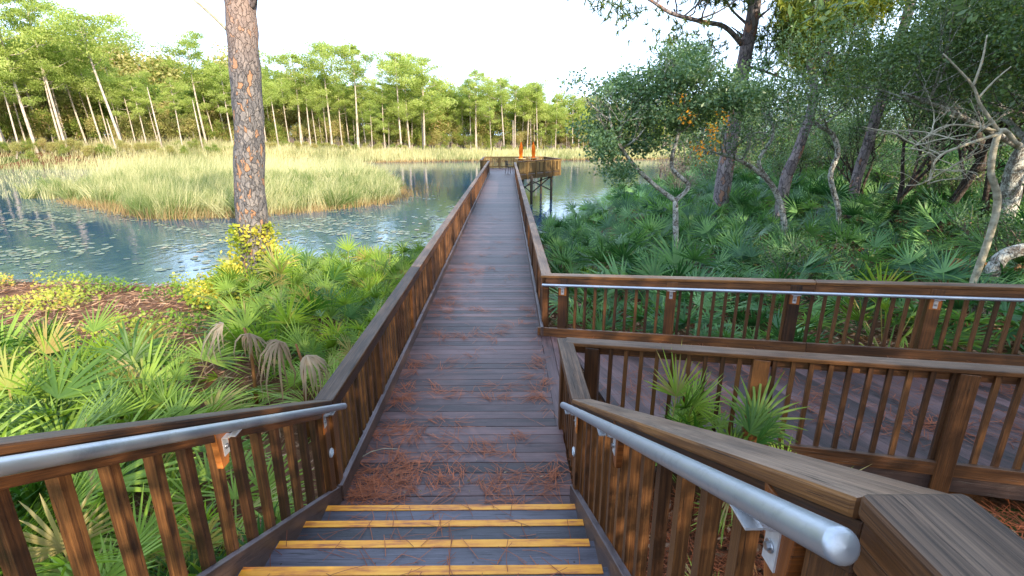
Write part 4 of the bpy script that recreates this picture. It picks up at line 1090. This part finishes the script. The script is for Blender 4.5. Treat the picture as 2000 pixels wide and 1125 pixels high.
dd = (xx-F0.x)*.323+(yy-F0.y)*.947; m &= ~((dd < .12) & (dd > -2.35) & (yy > 2.0-xx*.33+ .5))
scatter('leaf_litter', np.stack([xx[m], yy[m]], 1), .06, .10, .045, 'litter', NP, 'fallen leaves and straw on the forest floor behind the ramp', .85)
n = 30000; xx = NP.uniform(.65, 7, n); yy = NP.uniform(-1, 5.5, n); dd = (xx-F0.x)*.323+(yy-F0.y)*.947; m = (dd < -2.27)
def straw(name, xy, z, L_, W_, mat, rng, label, az=None, lift=.01):
    n = len(xy); a = rng.random(n)*2*pi if az is None else az
    z = gz(xy[:, 0], xy[:, 1])+.02 if z is None else z
    Bp = np.stack([xy[:, 0], xy[:, 1], z+lift*rng.random(n)], 1)
    D = np.stack([np.cos(a), np.sin(a), rng.normal(size=n)*.03+.02], 1); s = np.stack([-np.sin(a), np.cos(a), np.zeros(n)], 1)
    bend = rng.normal(size=n)*.12; l = L_*(.6+.7*rng.random(n)); rows = []
    for i in range(4):
        t = i/3; P = Bp+D*(l*t)[:, None]+s*(bend*l*t*t)[:, None]; rows += [P-s*W_/2, P+s*W_/2]
    V = np.stack(rows, 1).reshape(-1, 3); b = (np.arange(n)*8)[:, None]
    F = np.concatenate([b+np.array([[2*i, 2*i+1, 2*i+3, 2*i+2]]) for i in range(3)], 1).reshape(-1, 4)
    tag(link(name, npmesh(name, V, F, np.repeat(rng.random(n), 3), mat)), label, 'pine needles', None, 'stuff')
straw('pine_straw', np.stack([xx[m], yy[m]], 1), None, .20, .006, 'needle', NP, 'reddish pine straw on the ground under the right stair railing', lift=.05)
# needles on the boardwalk in drifts like the photograph's
cl = [(780, 925, 330, .20, .13), (735, 962, 240, .18, .06), (860, 905, 120, .3, .2), (1010, 945, 150, .32, .08), (1060, 925, 150, .2, .15), (930, 965, 90, .5, .06), (800, 850, 230, .18, .14), (790, 780, 200, .12, .2),
      (1075, 770, 330, .12, .28), (1060, 700, 190, .1, .3), (920, 660, 260, .28, .12), (830, 715, 230, .22, .18), (855, 590, 420, .22, .28), (900, 605, 160, .35, .25), (930, 527, 320, .35, .28), (1030, 610, 130, .12, .4), (1000, 760, 150, .3, .15), (950, 840, 150, .4, .2), (1000, 880, 150, .3, .15),
      (985, 475, 160, .4, .8), (960, 430, 130, .4, 1.2), (1000, 640, 80, .3, .3), (880, 760, 160, .3, .15), (940, 500, 200, .5, 1.2)]
xy = []; az_ = []
for px, py, n, sx, sy in cl:
    p = unp(px, py, 0); nb_ = max(3, int(n/(13 if py > 890 else 22))); c_ = np.stack([NP.normal(p.x, sx, nb_), NP.normal(p.y, sy, nb_)], 1)
    xy.append(np.repeat(c_, 12, 0)+NP.normal(size=(nb_*12, 2))*.045); az_.append(np.repeat(NP.random(nb_)*6.28, 12)+NP.normal(size=nb_*12)*.55)
xy.append(np.stack([NP.uniform(XL, XR, 260), 3.1+20*NP.random(260)**1.6], 1)); az_.append(NP.random(260)*6.28); xy = np.concatenate(xy); az_ = np.concatenate(az_)
kp = (xy[:, 0] > XL+.09) & (xy[:, 0] < XR-.1) & (xy[:, 1] > 3.12); xy, az_ = xy[kp], az_[kp]
straw('pine_needles', xy, .004, .17, .0042, 'needle', NP, 'reddish brown pine needles drifted on the boardwalk planks', az=az_, lift=.02)
for k in range(1, 6):
    n = 55; s = np.stack([NP.uniform(XL+.1, XR-.15, n), NP.uniform(D1-(k-1)*DT-.33, D1-(k-1)*DT-.05, n)], 1)
    if k == 1: S_, ZZ = s, np.full(n, RS+.008)
    else: S_, ZZ = np.concatenate([S_, s]), np.concatenate([ZZ, np.full(n, k*RS+.008)])
straw('step_needles', S_, ZZ, .16, .0035, 'needle', NP, 'a few pine needles lying on the steps', lift=.008)
n = 1500; s = np.stack([NP.uniform(.9, 5.5, n), np.zeros(n)], 1); s[:, 1] = 5.75-(s[:, 0]-.55)*.341+NP.uniform(-.9, .9, n); s = np.repeat(s[:140], 11, 0)+NP.normal(size=(1540, 2))*.09
straw('ramp_needles', s, np.maximum((s[:, 0]-XR)*.0604*1.0, 0)+.035, .16, .005, 'needle', NP, 'pine needles scattered on the ramp planks', lift=.01)
# pale seed leaves and a small stick
n = 26; s = np.stack([NP.normal(-.55, .35, n), NP.normal(3.55, .2, n)], 1); C = np.concatenate([s, np.full((n, 1), .016)], 1)
V, F, T = kites(C, .035, .012, NP, .9); tag(link('pale_leaf_bits', npmesh('pale_leaf_bits', V, F, T, 'dead')), 'small pale dry leaf bits on the drifted needles', 'leaf litter', None, 'stuff')
B = MB(); B.tube([unp(706, 893, .02), unp(725, 882, .035), unp(750, 876, .03), unp(780, 877, .02)], [.005, .004, .004, .002], 6); tag(B.build('stick', 'bark_pale'), 'thin curved pale stick lying on the boardwalk at left', 'stick')

# ------------------------------------------------------------------ right-hand wood
def multi(name, label, cat, stems, grp=None, bark='bark_oak', leaf=None, seed=1, depth=2, blen=1.0, per=20, cr=.5, kids=(2, 4), wig=.3, up=.1, nstart=5, mat='oak', lsize=(.075, .04), n=12, minz=None, tips_extra=None, rough=.1, flat=.6):
    """stems: list of (points, radii, grow_from_index). Base is the first stem's first point."""
    r = empty(name, stems[0][0][0], label, cat, grp); rg = random.Random(seed); nr = np.random.default_rng(seed)
    B = MB(); tips = list(tips_extra or [])
    for P, Rr, gi in stems:
        _, b0, Q, W = (None, None, [], [])
        P = [Vector(p) for p in P]
        for i in range(len(P)-1):
            for k in range(5):
                t = k/5; p0 = P[max(i-1, 0)]; p1 = P[i]; p2 = P[i+1]; p3 = P[min(i+2, len(P)-1)]
                Q.append(.5*((2*p1)+(p2-p0)*t+(2*p0-5*p1+4*p2-p3)*t*t+(3*p1-p0-3*p2+p3)*t**3)); W.append(Rr[i]+(Rr[i+1]-Rr[i])*t)
        Q.append(P[-1]); W.append(Rr[-1]); B.tube(Q, W, n, rough=rough)
        if gi is not None:
            for k in range(nstart):
                j = rg.randint(min(gi*5, len(Q)-2), len(Q)-1); a = rg.random()*6.28
                grow(B, tips, Q[j], (cos(a), sin(a), rg.uniform(-.1, .8)), blen*rg.uniform(.7, 1.2), max(.012, W[j]*.5), depth, rg, wig, up, kids, .65)
    B.build('trunk', bark, r)
    if leaf != 'none' and per:
        C, T = cluster_pts(tips, per, cr, nr, flat); V, F, T = kites(C, lsize[0], lsize[1], nr, .1, T)
        link('crown', npmesh('crown', V, F, T, mat), r, (0, 0, 0))
    return r, tips
def A(*q): return [at(*p) for p in q]
# 1: pale lichen-spotted young oak behind the ramp rail
Yo = 13.2; g0 = g1(4.5, Yo)
b0 = at(1322, 560, Yo); b0.z = g0-.1
r1, tp1 = multi('oak_tree', 'young oak with pale lichen-spotted trunk and dense dark crown behind the ramp railing', 'oak tree',
      [([b0, at(1320, 470, Yo), at(1319, 390, Yo)], [.085, .075, .07], None),
       ([at(1319, 392, Yo), at(1283, 365, Yo), at(1245, 330, Yo-.2), at(1215, 290, Yo-.4), at(1195, 250, Yo-.6), at(1190, 210, Yo-.5)], [.065, .055, .05, .04, .03, .02], 2),
       ([at(1319, 392, Yo), at(1345, 362, Yo), at(1312, 325, Yo), at(1325, 260, Yo), at(1335, 200, Yo+.1), at(1330, 150, Yo+.1)], [.06, .055, .05, .045, .035, .02], 3)],
      seed=4, depth=2, blen=.85, per=0, nstart=12, wig=.3, leaf='none')
nr = np.random.default_rng(77); C = []; T = []
lobes = [(1215, 175, 75, 40), (1290, 200, 80, 50), (1370, 150, 70, 50), (1440, 165, 60, 45), (1340, 110, 50, 35), (1200, 235, 60, 45), (1250, 270, 70, 35), (1400, 210, 65, 35), (1190, 300, 36, 28), (1300, 165, 60, 40), (1460, 195, 45, 28), (1320, 235, 50, 22), (1165, 265, 26, 24), (1215, 345, 26, 20)]
for lx, ly, rx, ry in lobes:
    for k in range(int(rx*ry/190)+3):
        cx = lx+nr.normal()*rx*.45; cy = ly+nr.normal()*ry*.45; Yc = Yo+nr.normal()*.75; c = np.array(at(cx, cy, Yc)); m = 150; tv = nr.random()*.8+.1
        C.append(c+nr.normal(size=(m, 3))*np.array([.19, .19, .12])); T.append(np.full(m, tv))
C = np.concatenate(C); T = np.concatenate(T); V, F, T = kites(C, .085, .05, nr, .1, T); link('crown', npmesh('crown', V, F, T, 'oakteal'), r1, (0, 0, 0))
C = []
for px, py, m in ((1345, 228, 34), (1390, 255, 40), (1400, 285, 22), (1365, 290, 36), (1412, 230, 26), (1335, 190, 10), (1372, 315, 14)):
    c = np.array(at(px, py, Yo-1.0)); C.append(c+nr.normal(size=(m, 3))*.09)
C = np.concatenate(C); V, F, T = kites(C, .075, .045, nr, .1)
link('autumn_leaves', npmesh('autumn_leaves', V, F, T, 'orange_leaf'), r1, (0, 0, 0))
# 2-3: crooked thin oaks
Yo = 15.0; b = at(1535, 470, Yo); b.z = g1(b.x, Yo)-.1
multi('oak_tree', 'thin crooked oak with forked bare limbs between the pines, middle of the thicket', 'oak tree',
      [([b, at(1532, 440, Yo), at(1515, 375, Yo), at(1480, 335, Yo), at(1425, 305, Yo-.2), at(1375, 300, Yo-.5)], [.10, .09, .08, .065, .045, .02], 3),
       ([at(1500, 350, Yo), at(1482, 315, Yo), at(1507, 272, Yo), at(1508, 240, Yo), at(1490, 200, Yo)], [.06, .05, .045, .04, .02], 2)],
      seed=8, depth=2, blen=1.1, per=3, cr=.5, nstart=12, wig=.35, up=.05, mat='oakteal', bark='bark_oak')
Yo = 16.0; b = at(1641, 450, Yo); b.z = g1(b.x, Yo)-.1
multi('oak_tree', 'slender wavy oak stem with reddish dark bend, right of the forked oak', 'oak tree',
      [([b, at(1638, 415, Yo), at(1622, 345, Yo), at(1636, 300, Yo), at(1625, 262, Yo), at(1590, 238, Yo), at(1585, 205, Yo), at(1560, 150, Yo)], [.085, .08, .075, .075, .07, .05, .04, .02], 4)],
      seed=12, depth=2, blen=1.2, per=10, cr=.6, nstart=9, wig=.35, mat='oakteal', bark='bark_oak')
# 4: thick bent trunk at right edge (near)
Yo = 9.0; b = at(1925, 600, Yo); b.z = g1(b.x, Yo)-.1
multi('oak_tree', 'thick grey bent oak limb rising behind the ramp railing at the right edge', 'oak tree',
      [([b, at(1912, 590, Yo), at(1938, 530, Yo), at(1965, 497, Yo), at(2030, 478, Yo-.1), at(2120, 430, Yo-.1), at(2240, 250, Yo), at(2290, 60, Yo)], [.15, .135, .12, .115, .11, .10, .09, .05], 6)],
      seed=14, depth=3, blen=1.5, per=26, cr=.6, nstart=9, mat='oak')
# 5: large leaning trunk right
Yo = 13.5; b = at(1960, 430, Yo); b.z = g1(b.x, Yo)-.1
multi('oak_tree', 'stout grey oak trunk leaning right above the palmettos at the right edge', 'oak tree',
      [([b, at(1968, 400, Yo), at(1990, 310, Yo), at(2040, 230, Yo), at(2020, 120, Yo), at(1980, 20, Yo-.3)], [.25, .23, .20, .16, .12, .07], 2),
       ([at(2000, 290, Yo), at(1920, 250, Yo-.5), at(1850, 215, Yo-1), at(1760, 180, Yo-1.3)], [.09, .07, .05, .03], 1)],
      seed=15, depth=3, blen=2.0, per=22, cr=.7, nstart=14, mat='oak', n=14)
Yo = 21; b = at(1718, 345, Yo); 
multi('oak_tree', 'dark oak trunk forking low in the shade, left of the stout leaning trunk', 'oak tree',
      [([Vector((at(1912, 345, 19).x, 19, g1(at(1912, 345, 19).x, 19)-.1)), at(1912, 345, 19), at(1915, 280, 19), at(1880, 200, 19), at(1850, 100, 19)], [.17, .16, .14, .11, .06], 2)],
      seed=16, depth=3, blen=2.2, per=26, cr=.8, nstart=12, mat='oakteal', bark='bark_dark')
# pale bare dead tree at right
Yo = 8.5; b = at(1905, 500, Yo); b.z = g1(b.x, Yo)-.1
multi('dead_tree', 'pale leafless dead tree with spreading bare branches in the right canopy', 'dead tree',
      [([b, at(1945, 420, Yo), at(1935, 330, Yo), at(1955, 255, Yo), at(1990, 285, Yo)], [.06, .055, .05, .045, .03], None),
       ([at(1955, 262, Yo), at(1915, 205, Yo), at(1898, 165, Yo), at(1842, 105, Yo)], [.03, .025, .02, .010], None),
       ([at(1900, 170, Yo), at(1918, 120, Yo), at(1928, 68, Yo)], [.02, .016, .008], None),
       ([at(1912, 190, Yo), at(1945, 155, Yo), at(1975, 130, Yo)], [.018, .012, .007], None),
       ([at(1950, 262, Yo), at(1880, 285, Yo-.1), at(1830, 310, Yo-.2), at(1812, 360, Yo-.2)], [.028, .022, .018, .008], 1),
       ([at(1945, 255, Yo), at(1850, 245, Yo-.2), at(1780, 290, Yo-.3)], [.022, .014, .006], 1)],
      bark='bark_pale', leaf='none', seed=20, depth=2, blen=.7, per=0, nstart=9, wig=.25, up=0, n=7)
# pines at right
def near_pine(label, P, Rr, gi, seed, nst=8, per=2, blen=1.6, extra=(), dens=1.0, crown=True, nl=.34, lw=.042, mat='pine_near', lobes=()):
    r, tips = multi('pine_tree', label, 'pine tree', [(P, Rr, gi)]+list(extra), bark='bark_pine', leaf='none', seed=seed, depth=2, blen=blen, nstart=nst, per=0, wig=.25, up=.12, n=14, rough=.06)
    for lx, ly, lY, m_ in lobes:
        for _ in range(m_): tips.append(tuple(at(lx+random.gauss(0, 16), ly+random.gauss(0, 9), lY+random.gauss(0, .4))))
    if crown and tips: link('crown', npmesh('crown', *pine_tufts(tips, per, np.random.default_rng(seed), nl, .5, lw, 12), mat), r, (0, 0, 0))
    return r
Yo = 22; b = at(1408, 385, Yo); b.z = g1(b.x, Yo)-.1
near_pine('tall pine with reddish trunk rising above the young oak, right of the pond', [b, at(1415, 345, Yo), at(1437, 220, Yo), at(1455, 110, Yo), at(1475, 0, Yo), at(1480, -150, Yo), at(1490, -380, Yo)], [.36, .33, .29, .27, .24, .2, .1], 5, 40, 8, 3, 2.4,
      extra=[([at(1448, 85, Yo), at(1415, 52, Yo-.5), at(1370, 42, Yo-1), at(1310, 25, Yo-1.5), at(1260, -5, Yo-2), at(1215, -10, Yo-2.2)], [.11, .09, .08, .07, .05, .02], 2),
             ([at(1462, 50, Yo), at(1430, 20, Yo), at(1405, -15, Yo)], [.06, .04, .02], 1),
             ([at(1476, 40, Yo), at(1505, 15, Yo)], [.05, .03], None), ([at(1452, 70, Yo), at(1428, 52, Yo)], [.04, .02], None),
             ([at(1440, 130, Yo), at(1480, 135, Yo+.4), at(1560, 165, Yo+.5)], [.07, .06, .03], 1)],
          lobes=[(1195, 12, 20, 7), (1225, 32, 20, 5), (1250, 8, 20, 5), (1300, 8, 20.5, 5), (1290, 75, 20.5, 6), (1320, 65, 21, 4), (1350, 100, 21, 7), (1395, 90, 21.5, 6), (1300, 105, 21, 4), (1420, 8, 21, 5), (1370, 70, 21, 4), (1520, 70, 22, 5), (1500, 110, 22.4, 6), (1540, 140, 22.5, 5), (1560, 20, 22, 5)])
near_pine('pine leaning right in the thicket, left of the slender leaning pine', [Vector((at(1530, 370, 19).x, 19, g1(at(1530, 370, 19).x, 19)-.1)), at(1535, 350, 19), at(1560, 290, 19), at(1590, 190, 19), at(1583, 120, 19), at(1588, 40, 19), at(1600, -150, 19)], [.22, .2, .17, .15, .13, .11, .05], 3, 41, 16, 5, 1.9, mat='pine_sun')
near_pine('slender pine leaning right against the dark oak canopy', [Vector((at(1668, 375, 20).x, 20, g1(at(1668, 375, 20).x, 20)-.1)), at(1673, 350, 20), at(1700, 265, 20), at(1740, 130, 20), at(1775, 20, 20), at(1800, -100, 20), at(1850, -330, 20)], [.21, .19, .18, .17, .16, .14, .06], 5, 42, 8, 3, 2)
# generic oaks: the wood on the right and unseen trees added behind the viewer to shade the walkway
def norm_h(root, h):
    mz = max(v.co.z for c in CH[root.name] for v in c.data.vertices); k = h/mz
    for c in CH[root.name]: c.data.transform(Matrix.Scale(k, 4))
    return root
def gen_oak(seed, h, mat, per=17, lsz=(.12, .065), bark='bark_dark'):
    rng = random.Random(seed); nr = np.random.default_rng(seed); root = empty('oak_tree', (0, 0, 0), 'x', 'oak tree', 'oaks of the shaded wood'); B = MB(); tips = []
    for k in range(2): grow(B, tips, (rng.uniform(-.3, .3), rng.uniform(-.3, .3), -.3), (rng.uniform(-.35, .35), rng.uniform(-.35, .35), 1), h*.62, .16, 3, rng, .22, .1, (3, 4), .62, 7)
    link('trunk', B.mesh('trunk', bark), root); C, T = cluster_pts(tips, per, h*.13, nr, .6); V, F, T = kites(C, *lsz, nr, .1, T); link('crown', npmesh('crown', V, F, T, mat), root)
    CH[root.name] = [o for o in bpy.data.objects if o.parent == root]; return root
OK = [norm_h(gen_oak(600+i, 8, 'oakteal' if i % 2 else 'oak', 11, (.15, .08)), 8) for i in range(4)]
rngO = random.Random(77); oaks = []
def on_ramp(x, y): 
    dd = (x-F0.x)*.323+(y-F0.y)*.947; return -3.2 < dd < 1.5
# wood seen at right: rows going back
for px, Y_, h in [(1540, 25, 4.2), (1620, 26, 4.6), (1720, 24, 6.4), (1800, 22, 8), (1880, 23, 8.5), (1960, 20, 8), (1690, 32, 8), (1800, 31, 9), (1900, 30, 9), (2000, 28, 9), (2080, 22, 9), (1420, 42, 6.0), (1480, 46, 7.5), (1560, 44, 9), (1660, 44, 10), (1780, 42, 10), (1900, 42, 10), (2050, 38, 10), (1840, 16.5, 7), (1940, 15.5, 7.5), (2060, 15, 8), (1740, 18.5, 7), (2120, 10, 7.5), (2180, 13, 8), (1680, 21, 5.6), (2300, 17, 9), (1460, 60, 9), (1540, 62, 10), (1640, 60, 11), (1760, 60, 12), (1880, 58, 12)]:
    x = at(px, 400, Y_).x; oaks.append((x, Y_, h, 'see'))
SUNV = Vector((.462, -.78, .423))
for x, y in [(3.5, -3.2), (2.0, -4.4), (5.0, -2.5), (8.5, -4.5), (6.2, -7.5), (10.5, -9), (3.8, -9.5), (7.5, -12.5), (12.5, -3.5), (11, 1.5), (13.5, 4.5), (9.5, 5.2), (2.5, -14), (14, -12), (-2.5, -10.5), (6.0, -17), (12, -17), (16.5, -1), (17.5, 7), (3.0, -6.0), (9, -1), (4.5, -13)]:
    h = min(13, max(4.2, .92*(x+1.5)+.5))  # height shaped so the added crowns shade the deck but spare the left bank
    if x < 3: h = 6.5
    if x in (3.5, 2.0): h = 7.2  # taller pair added to shade the stair railing
    oaks.append((x, y, h, 'back'))
used = set(); kk = {'see': 0, 'back': 0}
for x, y, h, w in oaks:
    i = rngO.randrange(4); src = OK[i]; sc = h/8*rngO.uniform(.95, 1.05); z = g1(x, y)-.1; kk[w] += 1
    lab = 'dark leafy oak in the shaded wood on the right of the pond' if w == 'see' else 'leafy oak added out of view to shade the walkway'
    if w == 'see':
        q = topx(x, y, z+2); lab = f"{ordn(kk['see']-1)} dark leafy oak of the shaded wood, {'near' if y < 19 else 'middle' if y < 35 else 'far'} row behind the palmettos"
    if i not in used: used.add(i); src.location = (x, y, z); src.rotation_euler[2] = rngO.random()*6; src.scale = (sc,)*3; src['label'] = lab; o = src
    else: o = copy_thing(src, (x, y, z), rngO.random()*6.28, sc, lab)
# shrubs in the right wood, yaupon-like and grey twiggy
SH = [shrub(2.2, 1.6, 700, 'oakteal', (.09, .045), 2600), shrub(2.0, 1.8, 701, 'oak', (.08, .04), 2400), shrub(1.6, 1.6, 702, 'twig', (.12, .012), 1600, name='bare_shrub')]
used = set()
sp = [(1330, 372, 30, 2), (1440, 385, 24, 2), (1660, 350, 24, 1), (1720, 340, 24, 0), (1790, 340, 21, 1), (1860, 345, 20, 0), (1400, 350, 33, 0), (1450, 345, 36, 1), (1930, 350, 18, 1),
      (1500, 330, 40, 0), (1560, 330, 38, 1), (1640, 330, 40, 0), (1700, 330, 38, 1), (1760, 330, 40, 0), (1830, 330, 38, 1), (1900, 330, 36, 0), (1970, 330, 34, 1), (1460, 330, 60, 0), (1530, 330, 55, 1), (1600, 330, 52, 0), (1680, 330, 55, 1), (1750, 330, 50, 0), (1820, 330, 52, 1), (1890, 330, 50, 0), (1960, 330, 48, 1), (1640, 340, 29, 1), (1750, 340, 28, 0), (1820, 340, 27, 1), (1900, 340, 25, 0), (1980, 340, 24, 1), (1580, 340, 30, 0), (2040, 345, 22, 0), (1520, 345, 29, 1),
      (1600, 520, 11.2, 1), (1380, 330, 50, 0), (1430, 322, 52, 1), (1520, 325, 44, 0), (1620, 325, 36, 1), (1350, 335, 44, 1), (1300, 350, 40, 2), (1990, 470, 11, 0)]
for k, (px, py, Y_, i) in enumerate(sp):
    x = at(px, 400, Y_).x; z = g1(x, Y_); src = SH[i]; sc = rngO.uniform(.8, 1.3)*(2.3 if Y_ > 37 else 1.6 if Y_ > 28 else .85 if Y_ < 16 else 1)
    if sdist(np.array([x]), np.array([Y_]))[0] < .3: continue
    lab = f"{ordn(k)} {'grey leafless twiggy' if i == 2 else 'small-leaved green'} shrub {'on the pond edge' if Y_ > 28 else 'among the palmettos'} of the right bank"
    if i not in used: used.add(i); src.location = (x, Y_, z); src.scale = (sc,)*3; src['label'] = lab; o = src
    else: o = copy_thing(src, (x, Y_, z), rngO.random()*6.28, sc, lab)
    o['group'] = 'shrubs of the right bank'
# overhanging branch with large leaves near the camera, top right
B = MB(); tips = []; rg = random.Random(5); Yb = 5.2
r = empty('overhanging_branch', at(1800, -150, Yb), 'large-leaved branch hanging into the view at the top right', 'branch')
for q in ((1560, -20), (1620, -10), (1900, -60)):
    grow(B, tips, at(q[0]+30, q[1]-110, Yb), (rg.uniform(-.5, .1), 0, -.7), .5, .014, 1, rg, .25, -.08, (2, 3), .6)
B.tube([at(1500, -125, Yb), at(1590, -130, Yb), at(1650, -120, Yb), at(1930, -170, Yb), at(2200, -260, Yb)], [.008, .016, .02, .03, .04], 7)
B.build('stem', 'bark_dark', r)
nr = np.random.default_rng(6); T_ = np.array([t for t in tips])
C, T = cluster_pts(tips, 5, .2, nr, 1); V, F, T = kites(C, .13, .042, nr, .0, T, dirs=np.tile(np.array([-.5, 0, -.6]), (len(C), 1))); link('leaves', npmesh('leaves', V, F, T, 'oak'), r, (0, 0, 0))

# remove unused prototypes
for P_ in (PINES, HW, OK, SH, PL, PR):
    for o in P_:
        if o.get('label') == 'x':
            for c in CH[o.name]: bpy.data.objects.remove(c)
            bpy.data.objects.remove(o)

# ------------------------------------------------------------------ light
w = bpy.data.worlds.new('World'); SC.world = w; w.use_nodes = True
N, L = w.node_tree.nodes, w.node_tree.links; N.clear()
sky = N.new('ShaderNodeTexSky'); sky.sky_type = 'NISHITA'; sky.sun_disc = False; sky.sun_elevation = R(25); sky.sun_rotation = R(149); sky.air_density = 1.0; sky.dust_density = 2.0
tc = N.new('ShaderNodeTexCoord'); mp_ = N.new('ShaderNodeMapping'); mp_.inputs['Scale'].default_value = (1, 1, 3); L.new(tc.outputs['Generated'], mp_.inputs[0])
nz = N.new('ShaderNodeTexNoise'); nz.inputs['Scale'].default_value = 1.6; nz.inputs['Detail'].default_value = 5; L.new(mp_.outputs[0], nz.inputs['Vector'])
cr = N.new('ShaderNodeValToRGB'); cr.color_ramp.elements[0].position = .36; cr.color_ramp.elements[1].position = .62; L.new(nz.outputs['Fac'], cr.inputs[0])
cr.color_ramp.elements[0].color = (.25, .25, .25, 1); cr.color_ramp.elements[1].color = (.85, .85, .85, 1)
mx = N.new('ShaderNodeMix'); mx.data_type = 'RGBA'; L.new(cr.outputs[0], mx.inputs[0]); L.new(sky.outputs[0], mx.inputs[6]); mx.inputs[7].default_value = (7.4, 9.6, 13.0, 1)
bg = N.new('ShaderNodeBackground'); bg.inputs[1].default_value = .12; L.new(mx.outputs[2], bg.inputs[0])
wo = N.new('ShaderNodeOutputWorld'); L.new(bg.outputs[0], wo.inputs[0])
sl = bpy.data.lights.new('sun', 'SUN'); sl.energy = 4.2; sl.angle = R(.5); sl.color = (1, .86, .66)
so = bpy.data.objects.new('sun', sl); COL.objects.link(so); so.rotation_euler = SUNV.to_track_quat('Z', 'Y').to_euler()
SC.view_settings.view_transform = 'Standard'; SC.view_settings.look = 'None'; SC.view_settings.exposure = 1.28; SC.view_settings.gamma = 1
SC.cycles.max_bounces = 6; SC.cycles.diffuse_bounces = 3; SC.cycles.transparent_max_bounces = 4
